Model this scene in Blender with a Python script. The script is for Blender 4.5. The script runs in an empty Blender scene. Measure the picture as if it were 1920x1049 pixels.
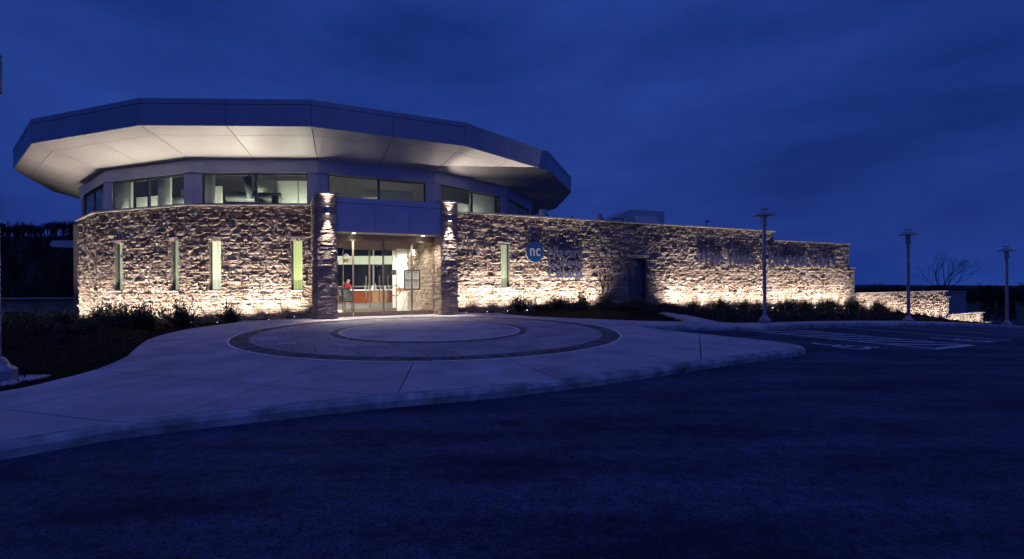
import bpy, bmesh, math, random
import numpy as np
from mathutils import Vector, Matrix, Quaternion
random.seed(7); rng = np.random.default_rng(7)
R = math.radians
scene = bpy.context.scene
COL = scene.collection

# ------------------------------------------------------------------ camera
cam_d = bpy.data.cameras.new('camera'); cam = bpy.data.objects.new('camera', cam_d); COL.objects.link(cam)
cam.location = (0, 0, 1.4)
cam.rotation_euler = (Matrix.Rotation(R(90), 4, 'X') @ Matrix.Rotation(-0.0064, 4, 'Z')).to_euler()
cam_d.sensor_width = 36; cam_d.lens = 36 * 841.58 / 1920
cam_d.shift_x = 0.0487; cam_d.shift_y = 0.0034
cam_d.clip_end = 3000; cam_d.clip_start = 0.05
scene.camera = cam

# ------------------------------------------------------------------ dusk sky
world = bpy.data.worlds.new('World'); scene.world = world; world.use_nodes = True
nt = world.node_tree; nt.nodes.clear()
out = nt.nodes.new('ShaderNodeOutputWorld'); bg = nt.nodes.new('ShaderNodeBackground')
sky = nt.nodes.new('ShaderNodeTexSky'); sky.sky_type = 'NISHITA'; sky.sun_disc = False
sky.sun_elevation = R(-1.0); sky.sun_rotation = R(160); sky.altitude = 100
tc = nt.nodes.new('ShaderNodeTexCoord')
mp = nt.nodes.new('ShaderNodeMapping'); mp.inputs['Scale'].default_value = (1.6, 1.6, 5.0)
nz = nt.nodes.new('ShaderNodeTexNoise'); nz.inputs['Scale'].default_value = 1.5; nz.inputs['Detail'].default_value = 5
nz.inputs['Roughness'].default_value = 0.5
cr = nt.nodes.new('ShaderNodeValToRGB')
cr.color_ramp.elements[0].position = 0.30; cr.color_ramp.elements[0].color = (0.0064, 0.0265, 0.195, 1)
cr.color_ramp.elements[1].position = 0.72; cr.color_ramp.elements[1].color = (0.0190, 0.0600, 0.335, 1)
mx = nt.nodes.new('ShaderNodeMix'); mx.data_type = 'RGBA'; mx.blend_type = 'ADD'; mx.inputs['Factor'].default_value = 0.012
nt.links.new(tc.outputs['Generated'], mp.inputs['Vector']); nt.links.new(mp.outputs['Vector'], nz.inputs['Vector'])
nt.links.new(nz.outputs['Fac'], cr.inputs['Fac'])
nt.links.new(cr.outputs['Color'], mx.inputs['A']); nt.links.new(sky.outputs['Color'], mx.inputs['B'])
nt.links.new(mx.outputs['Result'], bg.inputs['Color']); bg.inputs['Strength'].default_value = 0.87
nt.links.new(bg.outputs['Background'], out.inputs['Surface'])

# last twilight glow from behind the camera: very broad and soft
sun_d = bpy.data.lights.new('sun', 'SUN'); sun_d.energy = 0.40; sun_d.angle = R(70); sun_d.color = (0.25, 0.28, 1.0)
sun = bpy.data.objects.new('sun', sun_d); COL.objects.link(sun); sun.rotation_euler = (R(24), 0, R(20))

vs = scene.view_settings; vs.view_transform = 'Standard'; vs.look = 'None'; vs.exposure = 0; vs.gamma = 1
scene.render.engine = 'CYCLES'
scene.cycles.use_light_tree = True
scene.cycles.sample_clamp_indirect = 4.0
scene.cycles.max_bounces = 8; scene.cycles.transparent_max_bounces = 12

# ------------------------------------------------------------------ materials
MATS = {}
def nodes(name):
    m = bpy.data.materials.new(name); m.use_nodes = True
    t = m.node_tree; b = t.nodes['Principled BSDF']; MATS[name] = m
    return m, t, b
def plain(name, col, rough=0.6, metal=0.0, var=0.12, nscale=6.0, bump=0.0, bscale=40.0, spec=0.5):
    """colour broken up by noise, optional fine relief"""
    m, t, b = nodes(name)
    g = t.nodes.new('ShaderNodeNewGeometry'); n = t.nodes.new('ShaderNodeTexNoise')
    n.inputs['Scale'].default_value = nscale; n.inputs['Detail'].default_value = 6
    t.links.new(g.outputs['Position'], n.inputs['Vector'])
    c = t.nodes.new('ShaderNodeValToRGB')
    lo = [max(0, x * (1 - var)) for x in col]; hi = [min(1, x * (1 + var)) for x in col]
    c.color_ramp.elements[0].position = 0.3; c.color_ramp.elements[0].color = (*lo, 1)
    c.color_ramp.elements[1].position = 0.7; c.color_ramp.elements[1].color = (*hi, 1)
    t.links.new(n.outputs['Fac'], c.inputs['Fac']); t.links.new(c.outputs['Color'], b.inputs['Base Color'])
    b.inputs['Roughness'].default_value = rough; b.inputs['Metallic'].default_value = metal
    b.inputs['Specular IOR Level'].default_value = spec
    if bump:
        n2 = t.nodes.new('ShaderNodeTexNoise'); n2.inputs['Scale'].default_value = bscale; n2.inputs['Detail'].default_value = 8
        t.links.new(g.outputs['Position'], n2.inputs['Vector'])
        bp = t.nodes.new('ShaderNodeBump'); bp.inputs['Strength'].default_value = bump; bp.inputs['Distance'].default_value = 0.02
        t.links.new(n2.outputs['Fac'], bp.inputs['Height']); t.links.new(bp.outputs['Normal'], b.inputs['Normal'])
    return m
def per_piece(name, amt):
    m = MATS[name]; t = m.node_tree; b = t.nodes['Principled BSDF']; src = b.inputs['Base Color'].links[0].from_socket
    oi = t.nodes.new('ShaderNodeObjectInfo'); mr = t.nodes.new('ShaderNodeMapRange'); mr.inputs['To Min'].default_value = 1 - amt; mr.inputs['To Max'].default_value = 1 + amt
    t.links.new(oi.outputs['Random'], mr.inputs['Value']); hs = t.nodes.new('ShaderNodeHueSaturation'); t.links.new(mr.outputs['Result'], hs.inputs['Value'])
    t.links.new(src, hs.inputs['Color']); t.links.new(hs.outputs['Color'], b.inputs['Base Color'])
def stain(name, sc, lo, hi, stretch=(1, 1, 1), rot=0):
    m = MATS[name]; t = m.node_tree; b = t.nodes['Principled BSDF']; src = b.inputs['Base Color'].links[0].from_socket
    g = t.nodes.new('ShaderNodeNewGeometry'); mp = t.nodes.new('ShaderNodeMapping'); mp.inputs['Scale'].default_value = stretch; mp.inputs['Rotation'].default_value = (0, 0, rot)
    n = t.nodes.new('ShaderNodeTexNoise'); n.inputs['Scale'].default_value = sc; n.inputs['Detail'].default_value = 9; n.inputs['Roughness'].default_value = 0.68
    t.links.new(g.outputs['Position'], mp.inputs['Vector']); t.links.new(mp.outputs['Vector'], n.inputs['Vector'])
    c = t.nodes.new('ShaderNodeValToRGB'); c.color_ramp.elements[0].position = 0.36; c.color_ramp.elements[0].color = (lo, lo, lo, 1); c.color_ramp.elements[1].position = 0.62; c.color_ramp.elements[1].color = (hi, hi, hi, 1)
    x = t.nodes.new('ShaderNodeMix'); x.data_type = 'RGBA'; x.blend_type = 'MULTIPLY'; x.inputs['Factor'].default_value = 1
    t.links.new(n.outputs['Fac'], c.inputs['Fac']); t.links.new(src, x.inputs['A']); t.links.new(c.outputs['Color'], x.inputs['B']); t.links.new(x.outputs['Result'], b.inputs['Base Color'])
def stone_mat(name, a, bcol, c3):
    m, t, b = nodes(name)
    g = t.nodes.new('ShaderNodeNewGeometry')
    mp = t.nodes.new('ShaderNodeMapping'); mp.inputs['Scale'].default_value = (1, 1, 2.6)
    t.links.new(g.outputs['Position'], mp.inputs['Vector'])
    v = t.nodes.new('ShaderNodeTexVoronoi'); v.inputs['Scale'].default_value = 2.1
    t.links.new(mp.outputs['Vector'], v.inputs['Vector'])
    n = t.nodes.new('ShaderNodeTexNoise'); n.inputs['Scale'].default_value = 9; n.inputs['Detail'].default_value = 8
    t.links.new(g.outputs['Position'], n.inputs['Vector'])
    sep = t.nodes.new('ShaderNodeSeparateColor'); t.links.new(v.outputs['Color'], sep.inputs['Color'])
    c = t.nodes.new('ShaderNodeValToRGB'); e = c.color_ramp.elements
    e[0].position = 0.0; e[0].color = (*a, 1); e[1].position = 1.0; e[1].color = (*c3, 1)
    k = e.new(0.5); k.color = (*bcol, 1)
    ma = t.nodes.new('ShaderNodeMath'); ma.operation = 'MULTIPLY_ADD'; ma.inputs[1].default_value = 0.55
    t.links.new(sep.outputs['Red'], ma.inputs[0])
    ms = t.nodes.new('ShaderNodeMath'); ms.operation = 'MULTIPLY'; ms.inputs[1].default_value = 0.5
    t.links.new(n.outputs['Fac'], ms.inputs[0]); t.links.new(ms.outputs[0], ma.inputs[2])
    t.links.new(ma.outputs[0], c.inputs['Fac']); t.links.new(c.outputs['Color'], b.inputs['Base Color'])
    b.inputs['Roughness'].default_value = 0.9; b.inputs['Specular IOR Level'].default_value = 0.2
    n2 = t.nodes.new('ShaderNodeTexNoise'); n2.inputs['Scale'].default_value = 21; n2.inputs['Detail'].default_value = 10
    n2.inputs['Roughness'].default_value = 0.65
    t.links.new(g.outputs['Position'], n2.inputs['Vector'])
    bp = t.nodes.new('ShaderNodeBump'); bp.inputs['Strength'].default_value = 0.9; bp.inputs['Distance'].default_value = 0.06
    t.links.new(n2.outputs['Fac'], bp.inputs['Height']); t.links.new(bp.outputs['Normal'], b.inputs['Normal'])
    return m
def emit(name, col, s):
    m, t, b = nodes(name); b.inputs['Base Color'].default_value = (*col, 1)
    b.inputs['Emission Color'].default_value = (*col, 1); b.inputs['Emission Strength'].default_value = s
    return m
def glass_mat(name, tint, refl=1.0):
    m, t, b = nodes(name); t.nodes.remove(b)
    o = t.nodes['Material Output']
    tr = t.nodes.new('ShaderNodeBsdfTransparent'); tr.inputs['Color'].default_value = (*tint, 1)
    gl = t.nodes.new('ShaderNodeBsdfGlossy'); gl.inputs['Roughness'].default_value = 0.02
    lw = t.nodes.new('ShaderNodeLayerWeight'); lw.inputs['Blend'].default_value = 0.5
    pw_ = t.nodes.new('ShaderNodeMath'); pw_.operation = 'POWER'; pw_.inputs[1].default_value = 5
    t.links.new(lw.outputs['Facing'], pw_.inputs[0])
    mu = t.nodes.new('ShaderNodeMath'); mu.operation = 'MULTIPLY_ADD'; mu.inputs[1].default_value = 0.9 * refl; mu.inputs[2].default_value = 0.035 * refl
    t.links.new(pw_.outputs[0], mu.inputs[0])
    mx = t.nodes.new('ShaderNodeMixShader')
    t.links.new(mu.outputs[0], mx.inputs['Fac']); t.links.new(tr.outputs[0], mx.inputs[1]); t.links.new(gl.outputs[0], mx.inputs[2])
    t.links.new(mx.outputs[0], o.inputs['Surface'])
    return m
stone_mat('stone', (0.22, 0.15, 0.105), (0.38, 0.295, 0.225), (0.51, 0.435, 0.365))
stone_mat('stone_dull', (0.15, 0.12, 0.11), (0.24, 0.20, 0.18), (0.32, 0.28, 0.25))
plain('mortar', (0.20, 0.18, 0.16), 0.95, bump=0.5, bscale=30)
plain('coping', (0.42, 0.38, 0.35), 0.8, bump=0.2, bscale=25, nscale=3)
plain('fascia', (0.29, 0.33, 0.42), 0.42, 0.25, var=0.05, nscale=1.2)
plain('panel', (0.44, 0.46, 0.60), 0.42, 0.25, var=0.05, nscale=1.2)
plain('soffit', (0.62, 0.57, 0.53), 0.36, 0.0, var=0.04, nscale=1.0)
plain('dark_gap', (0.02, 0.02, 0.025), 0.9)
plain('frame_metal', (0.10, 0.10, 0.12), 0.45, 0.4, var=0.05)
plain('bronze', (0.28, 0.215, 0.17), 0.4, 0.4, var=0.06)
plain('roofing', (0.12, 0.12, 0.13), 0.9, bump=0.3)
plain('plaster', (0.78, 0.77, 0.74), 0.85, var=0.03)
plain('floor_tile', (0.50, 0.47, 0.43), 0.4, var=0.1)
plain('ceiling_dark', (0.035, 0.035, 0.045), 0.8)
plain('duct', (0.16, 0.17, 0.18), 0.5, 0.3)
plain('black', (0.012, 0.012, 0.014), 0.5)
plain('wood_red', (0.21, 0.045, 0.018), 0.35, var=0.3, nscale=4)
plain('wood_tan', (0.42, 0.22, 0.11), 0.4, var=0.2, nscale=5)
plain('steel', (0.40, 0.40, 0.42), 0.35, 0.7, var=0.05)
plain('galv', (0.42, 0.44, 0.48), 0.45, 0.5, var=0.08, nscale=3)
plain('lamp_paint', (0.33, 0.31, 0.36), 0.4, 0.3, var=0.04)
plain('shade_under', (0.75, 0.68, 0.60), 0.5)
plain('unit_metal', (0.40, 0.45, 0.50), 0.5, 0.1, var=0.08, nscale=2)
plain('concrete', (0.46, 0.40, 0.42), 0.85, var=0.20, nscale=1.1, bump=0.25, bscale=60)
plain('kerb_concrete', (0.34, 0.36, 0.38), 0.85, var=0.5, nscale=2.2, bump=0.35, bscale=40)
plain('edge_stone', (0.74, 0.66, 0.58), 0.85, var=0.1)
plain('paver_dark', (0.12, 0.10, 0.105), 0.85, var=0.3, nscale=2.5, bump=0.3)
plain('paver', (0.36, 0.31, 0.32), 0.85, var=0.16, nscale=1.1, bump=0.25)
for nm_, am_ in (('concrete', 0.05), ('paver', 0.16), ('paver_dark', 0.45), ('kerb_concrete', 0.06), ('fascia', 0.05), ('panel', 0.04), ('soffit', 0.025), ('coping', 0.08)): per_piece(nm_, am_)
stain('concrete', 0.9, 0.80, 1.06); stain('concrete', 7, 0.90, 1.06, (1, 3.2, 1), R(28)); stain('kerb_concrete', 3.5, 0.55, 1.1); stain('paver', 4, 0.86, 1.05); stain('fascia', 0.8, 0.93, 1.04, (1, 1, 0.3))
plain('joint', (0.03, 0.028, 0.03), 0.95)
plain('paint_white', (0.62, 0.62, 0.62), 0.7, var=0.3, nscale=14)
plain('mulch', (0.014, 0.009, 0.007), 0.95, var=0.7, nscale=22, bump=1.0, bscale=30, spec=0.05)
plain('field', (0.020, 0.022, 0.014), 0.95, var=0.4, nscale=0.3)
plain('hill_soil', (0.014, 0.013, 0.012), 0.95, var=0.4, nscale=0.1)
plain('leaf', (0.040, 0.058, 0.026), 0.6, var=0.5, nscale=5)
plain('leaf_dry', (0.055, 0.045, 0.028), 0.7, var=0.5, nscale=5)
plain('bark', (0.075, 0.052, 0.042), 0.9, var=0.3, nscale=20)
plain('bark_dark', (0.020, 0.017, 0.016), 0.95, var=0.3, nscale=3)
plain('door_paint', (0.10, 0.095, 0.11), 0.5, var=0.05)
plain('sign_blue', (0.005, 0.055, 0.17), 0.4, var=0.05)
plain('sign_white', (0.34, 0.34, 0.38), 0.4, var=0.05)
plain('letter_metal', (0.17, 0.17, 0.28), 0.4, 0.6, var=0.05)
plain('sensor_blue', (0.28, 0.32, 0.45), 0.4, 0.3)
plain('shirt_red', (0.45, 0.015, 0.03), 0.8, var=0.1)
plain('skin', (0.60, 0.36, 0.27), 0.6, var=0.05)
plain('trousers', (0.03, 0.03, 0.04), 0.8)
plain('chalkboard', (0.055, 0.06, 0.062), 0.7, var=0.15)
plain('chalk', (0.55, 0.55, 0.55), 0.9)
plain('paper', (0.78, 0.77, 0.74), 0.8, var=0.03)
plain('ink', (0.05, 0.05, 0.06), 0.8)
plain('frame_blue', (0.035, 0.04, 0.07), 0.5)
plain('vine', (0.10, 0.05, 0.03), 0.9)
plain('unit_dull', (0.20, 0.18, 0.17), 0.7)
plain('siding', (0.20, 0.24, 0.30), 0.5, 0.1)
plain('night_glass', (0.004, 0.006, 0.014), 0.08, spec=0.6)
plain('copper', (0.75, 0.42, 0.22), 0.3, 0.6)
glass_mat('glass', (0.91, 0.94, 0.89), 1.0)
glass_mat('door_glass', (0.93, 0.95, 0.93), 0.7)
emit('lens', (1.0, 0.90, 0.78), 9.0)
emit('downlight', (1.0, 0.93, 0.84), 14.0)
# asphalt: dark aggregate with scuffed paler streaks
m, t, b = nodes('asphalt')
g_ = t.nodes.new('ShaderNodeNewGeometry')
n1 = t.nodes.new('ShaderNodeTexNoise'); n1.inputs['Scale'].default_value = 0.7; n1.inputs['Detail'].default_value = 8; n1.inputs['Roughness'].default_value = 0.65
mpa = t.nodes.new('ShaderNodeMapping'); mpa.inputs['Rotation'].default_value = (0, 0, R(-28)); mpa.inputs['Scale'].default_value = (0.55, 2.4, 1)
t.links.new(g_.outputs['Position'], mpa.inputs['Vector']); t.links.new(mpa.outputs['Vector'], n1.inputs['Vector'])
n2 = t.nodes.new('ShaderNodeTexNoise'); n2.inputs['Scale'].default_value = 48; n2.inputs['Detail'].default_value = 6
t.links.new(g_.outputs['Position'], n2.inputs['Vector'])
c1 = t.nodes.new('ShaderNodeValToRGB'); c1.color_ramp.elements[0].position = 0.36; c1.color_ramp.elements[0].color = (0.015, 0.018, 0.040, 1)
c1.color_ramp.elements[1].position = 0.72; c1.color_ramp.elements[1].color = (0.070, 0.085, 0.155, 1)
t.links.new(n1.outputs['Fac'], c1.inputs['Fac'])
c2 = t.nodes.new('ShaderNodeValToRGB'); c2.color_ramp.elements[0].position = 0.35; c2.color_ramp.elements[0].color = (0.50, 0.50, 0.50, 1)
c2.color_ramp.elements[1].position = 0.75; c2.color_ramp.elements[1].color = (1.8, 1.8, 1.8, 1)
t.links.new(n2.outputs['Fac'], c2.inputs['Fac'])
mm = t.nodes.new('ShaderNodeMix'); mm.data_type = 'RGBA'; mm.blend_type = 'MULTIPLY'; mm.inputs['Factor'].default_value = 1
t.links.new(c1.outputs['Color'], mm.inputs['A']); t.links.new(c2.outputs['Color'], mm.inputs['B'])
n3 = t.nodes.new('ShaderNodeTexNoise'); n3.inputs['Scale'].default_value = 11; n3.inputs['Detail'].default_value = 9; n3.inputs['Roughness'].default_value = 0.7
t.links.new(g_.outputs['Position'], n3.inputs['Vector'])
c3 = t.nodes.new('ShaderNodeValToRGB'); c3.color_ramp.elements[0].position = 0.38; c3.color_ramp.elements[0].color = (0.64, 0.64, 0.66, 1); c3.color_ramp.elements[1].position = 0.68; c3.color_ramp.elements[1].color = (1.45, 1.45, 1.42, 1)
t.links.new(n3.outputs['Fac'], c3.inputs['Fac'])
mm2 = t.nodes.new('ShaderNodeMix'); mm2.data_type = 'RGBA'; mm2.blend_type = 'MULTIPLY'; mm2.inputs['Factor'].default_value = 1
t.links.new(mm.outputs['Result'], mm2.inputs['A']); t.links.new(c3.outputs['Color'], mm2.inputs['B'])
vo = t.nodes.new('ShaderNodeTexVoronoi'); vo.inputs['Scale'].default_value = 0.45; vo.distance = 'EUCLIDEAN'        # scattered oil and tar stains
nd = t.nodes.new('ShaderNodeVectorMath'); nd.operation = 'ADD'; t.links.new(g_.outputs['Position'], nd.inputs[0])
ns3 = t.nodes.new('ShaderNodeTexNoise'); ns3.inputs['Scale'].default_value = 5; t.links.new(g_.outputs['Position'], ns3.inputs['Vector'])
vsc = t.nodes.new('ShaderNodeVectorMath'); vsc.operation = 'SCALE'; vsc.inputs['Scale'].default_value = 0.5; t.links.new(ns3.outputs['Color'], vsc.inputs[0]); t.links.new(vsc.outputs['Vector'], nd.inputs[1])
t.links.new(nd.outputs['Vector'], vo.inputs['Vector'])
c4 = t.nodes.new('ShaderNodeValToRGB'); c4.color_ramp.elements[0].position = 0.07; c4.color_ramp.elements[0].color = (0.35, 0.33, 0.33, 1); c4.color_ramp.elements[1].position = 0.10; c4.color_ramp.elements[1].color = (1, 1, 1, 1)
t.links.new(vo.outputs['Distance'], c4.inputs['Fac'])
mm3 = t.nodes.new('ShaderNodeMix'); mm3.data_type = 'RGBA'; mm3.blend_type = 'MULTIPLY'; mm3.inputs['Factor'].default_value = 1
t.links.new(mm2.outputs['Result'], mm3.inputs['A']); t.links.new(c4.outputs['Color'], mm3.inputs['B']); mm = mm3
t.links.new(mm.outputs['Result'], b.inputs['Base Color']); b.inputs['Roughness'].default_value = 0.85; b.inputs['Specular IOR Level'].default_value = 0.3
bp = t.nodes.new('ShaderNodeBump'); bp.inputs['Strength'].default_value = 0.5; bp.inputs['Distance'].default_value = 0.01
t.links.new(n2.outputs['Fac'], bp.inputs['Height']); t.links.new(bp.outputs['Normal'], b.inputs['Normal'])
# back-lit slit panes (blind behind glass): soft vertical folds
def blind(name, col, s):
    m, t, b = nodes(name)
    g = t.nodes.new('ShaderNodeNewGeometry'); w = t.nodes.new('ShaderNodeTexNoise'); w.inputs['Scale'].default_value = 14
    mp = t.nodes.new('ShaderNodeMapping'); mp.inputs['Scale'].default_value = (1, 1, 0.01)
    t.links.new(g.outputs['Position'], mp.inputs['Vector']); t.links.new(mp.outputs['Vector'], w.inputs['Vector'])
    c = t.nodes.new('ShaderNodeValToRGB')
    c.color_ramp.elements[0].position = 0.3; c.color_ramp.elements[0].color = (*[x * 0.5 for x in col], 1)
    c.color_ramp.elements[1].position = 0.7; c.color_ramp.elements[1].color = (*col, 1)
    t.links.new(w.outputs['Fac'], c.inputs['Fac']); t.links.new(c.outputs['Color'], b.inputs['Emission Color'])
    b.inputs['Base Color'].default_value = (*[x * 0.5 for x in col], 1); b.inputs['Emission Strength'].default_value = s
    b.inputs['Roughness'].default_value = 0.3
blind('blind_grey', (0.55, 0.60, 0.44), 0.95)
blind('blind_lit', (1.0, 0.98, 0.74), 1.25)
blind('blind_pale', (0.62, 0.68, 0.50), 0.80)
blind('blind_green', (0.86, 0.95, 0.42), 0.95)
emit('spandrel_glow', (0.86, 0.88, 0.70), 0.55)  # lit look of the white spandrel put in as its own emission

# ------------------------------------------------------------------ helpers
def empty(name, loc, label=None, cat=None, group=None, kind=None):
    o = bpy.data.objects.new(name, None); COL.objects.link(o); o.location = loc; o.empty_display_size = 0.2
    return tag(o, label, cat, group, kind)
def tag(o, label=None, cat=None, group=None, kind=None):
    if label: o['label'] = label
    if cat: o['category'] = cat
    if group: o['group'] = group
    if kind: o['kind'] = kind
    return o
def wloc(o):
    v = Vector(o.location)
    while o.parent: o = o.parent; v = v + Vector(o.location)
    return v
def link(name, me, parent=None, loc=(0, 0, 0), rot=None, scale=None):
    """loc is in world space; every parent is unrotated, so only offsets are needed"""
    o = bpy.data.objects.new(name, me); COL.objects.link(o)
    l = Vector(loc)
    if parent is not None:
        o.parent = parent; l = l - wloc(parent)
    o.location = l
    if rot is not None: o.rotation_euler = rot
    if scale is not None: o.scale = scale
    return o
class MB:
    def __init__(s): s.v = []; s.f = []; s.m = []
    def add(s, vs, fs, mi=0):
        k = len(s.v); s.v += [tuple(p) for p in vs]; s.f += [tuple(i + k for i in f) for f in fs]; s.m += [mi] * len(fs); return s
    def hexa(s, a, mi=0):
        return s.add(a, [(0, 3, 2, 1), (4, 5, 6, 7), (0, 1, 5, 4), (1, 2, 6, 5), (2, 3, 7, 6), (3, 0, 4, 7)], mi)
    def box(s, x0, x1, y0, y1, z0, z1, mi=0):
        return s.hexa([(x0, y0, z0), (x1, y0, z0), (x1, y1, z0), (x0, y1, z0), (x0, y0, z1), (x1, y0, z1), (x1, y1, z1), (x0, y1, z1)], mi)
    def fbox(s, F, s0, s1, d0, d1, z0, z1, mi=0):
        P = F.p
        return s.hexa([P(s0, d1, z0), P(s1, d1, z0), P(s1, d0, z0), P(s0, d0, z0), P(s0, d1, z1), P(s1, d1, z1), P(s1, d0, z1), P(s0, d0, z1)][0:8], mi)
    def tube(s, p0, p1, r0, r1, n=10, cap=True, mi=0):
        p0, p1 = Vector(p0), Vector(p1); q = (p1 - p0).to_track_quat('Z', 'Y')
        a = [p0 + q @ Vector((r0 * math.cos(2 * math.pi * i / n), r0 * math.sin(2 * math.pi * i / n), 0)) for i in range(n)]
        c = [p1 + q @ Vector((r1 * math.cos(2 * math.pi * i / n), r1 * math.sin(2 * math.pi * i / n), 0)) for i in range(n)]
        fs = [(i, (i + 1) % n, n + (i + 1) % n, n + i) for i in range(n)]
        if cap: fs += [tuple(reversed(range(n))), tuple(range(n, 2 * n))]
        return s.add(a + c, fs, mi)
    def lathe(s, prof, n=20, c=(0, 0, 0), mi=0):
        k = len(prof); vs = [(c[0] + r * math.cos(2 * math.pi * j / n), c[1] + r * math.sin(2 * math.pi * j / n), c[2] + z) for r, z in prof for j in range(n)]
        fs = [(i * n + j, i * n + (j + 1) % n, (i + 1) * n + (j + 1) % n, (i + 1) * n + j) for i in range(k - 1) for j in range(n)]
        fs += [tuple(reversed(range(n))), tuple(range((k - 1) * n, k * n))]
        return s.add(vs, fs, mi)
    def mesh(s, name, mats):
        me = bpy.data.meshes.new(name); me.from_pydata(s.v, [], s.f)
        for m in ([mats] if isinstance(mats, str) else mats): me.materials.append(MATS[m])
        if any(s.m): me.polygons.foreach_set('material_index', s.m)
        me.update(); return me
    def build(s, name, mats, parent=None, smooth=False, center=True, bevel=0):
        if center and s.v:
            a = np.array([tuple(p) for p in s.v]); c = (a.min(0) + a.max(0)) / 2; c[2] = a[:, 2].min()
            s.v = [tuple(p) for p in (a - c)]
        else: c = np.zeros(3)
        me = s.mesh(name, mats)
        fix(me)
        if smooth: me.polygons.foreach_set('use_smooth', [True] * len(me.polygons)); me.update()
        o = link(name, me, parent, tuple(c))
        if bevel:
            bv = o.modifiers.new('bevel', 'BEVEL'); bv.width = bevel; bv.segments = 2; bv.limit_method = 'ANGLE'
        return o
def fix(me):
    bm = bmesh.new(); bm.from_mesh(me); bmesh.ops.recalc_face_normals(bm, faces=bm.faces); bm.to_mesh(me); bm.free()
class Frame:
    """vertical plane: s runs along it, d stands out of it towards the viewer, z is up"""
    def __init__(s, P, ang): s.P = P; s.ang = ang; s.D = (math.cos(ang), math.sin(ang)); s.n = (math.sin(ang), -math.cos(ang))
    def p(s, a, d, z): return (s.P[0] + s.D[0] * a + s.n[0] * d, s.P[1] + s.D[1] * a + s.n[1] * d, z)
    def sd(s, X, Y): x, y = X - s.P[0], Y - s.P[1]; return x * s.D[0] + y * s.D[1], x * s.n[0] + y * s.n[1]
def smooth(x): x = min(1, max(0, x)); return x * x * (3 - 2 * x)

# ------------------------------------------------------------------ plan of the place
C0 = (-10.107, 35.964); TH = 0.224; NF = 17
def PV(k, r): a = TH + (k - 3) * 2 * math.pi / NF; return (C0[0] + r * math.sin(a), C0[1] - r * math.cos(a))
def face_frame(k, r):
    a, b = PV(k, r), PV(k + 1, r); return Frame(a, math.atan2(b[1] - a[1], b[0] - a[0])), math.dist(a, b)
WING = Frame((0, 22.84), 0.402)
PORT = Frame((-5.69, 17.64), R(22.2))
DR2, _l = face_frame(2, 15.9)
UN = Frame((0, 0), 0.402)                     # u along the kerb, n across it
HC = 4.935                                     # wall head
def g(u):                                      # the site falls away along the wing
    w = max(0, u - 14)
    if w > 40: return -(0.0155 * 40 + 0.00145 * 1600) - 0.13 * min(w - 40, 30)
    return -(0.0155 * w + 0.00145 * w * w)
def gz(X, Y):
    u, n = UN.sd(X, Y); z = g(u)
    s, v = WING.sd(X, Y)
    if s < 26 and s > -3 and v < 2.4: z -= 0.2 * (1 - max(0, v) / 2.4) * smooth((s + 1.3) / 1.5)
    s2, v2 = DR2.sd(X, Y)
    if X < -6.2 and v2 < 3.2: z -= (0.12 + 0.30 * smooth((-6.5 - X) / 4)) * (1 - max(0, v2) / 3.2)
    return z

# ------------------------------------------------------------------ ground
def grid(name, F, s0, s1, d0, d1, ns, nd, zf, mat, kind='structure', keep=None):
    vs = []; fs = []; idx = {}
    for i in range(ns + 1):
        for j in range(nd + 1):
            p = F.p(s0 + (s1 - s0) * i / ns, d0 + (d1 - d0) * j / nd, 0); vs.append((p[0], p[1], zf(p[0], p[1])))
    for i in range(ns):
        for j in range(nd):
            a = i * (nd + 1) + j; f = (a, a + nd + 1, a + nd + 2, a + 1)
            if keep:
                cx = sum(vs[k][0] for k in f) / 4; cy = sum(vs[k][1] for k in f) / 4
                if not keep(cx, cy): continue
            fs.append(f)
    used = sorted({k for f in fs for k in f}); mp_ = {k: i for i, k in enumerate(used)}
    b = MB(); b.v = [vs[k] for k in used]; b.f = [tuple(mp_[k] for k in f) for f in fs]; b.m = [0] * len(fs)
    o = b.build(name, mat, center=False, smooth=True); tag(o, kind=kind); return o
def terrain(X, Y):
    u, n = UN.sd(X, Y); z = -0.75 + max(-6.5, g(u))
    r = math.hypot(X, Y - 10)
    if r > 60: z = z + (-15 - z) * smooth((r - 60) / 260)
    return z
vsT = []; fsT = []
xs = [-1500, -700, -350, -200, -120] + list(range(-80, 121, 5)) + [150, 200, 300, 450, 800, 1500]
ys = [-200, -80, -40] + list(range(-20, 131, 5)) + [160, 200, 260, 330, 420, 600, 1000, 2000]
for x in xs:
    for y in ys: vsT.append((x, y, terrain(x, y)))
ny = len(ys)
for i in range(len(xs) - 1):
    for j in range(ny - 1): a = i * ny + j; fsT.append((a, a + ny, a + ny + 1, a + 1))
b = MB(); b.add(vsT, fsT); tag(b.build('ground', 'field', center=False, smooth=True), kind='structure')

def asph(X, Y): u, n = UN.sd(X, Y); return g(u) - 0.13
grid('asphalt_lot', UN, -45, 58, -15.2, 40, 103, 40, asph, 'asphalt',
     keep=lambda X, Y: UN.sd(X, Y)[1] > -9.6 or (UN.sd(X, Y)[1] > -11.6 and 6 < UN.sd(X, Y)[0] < 14.0))

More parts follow.
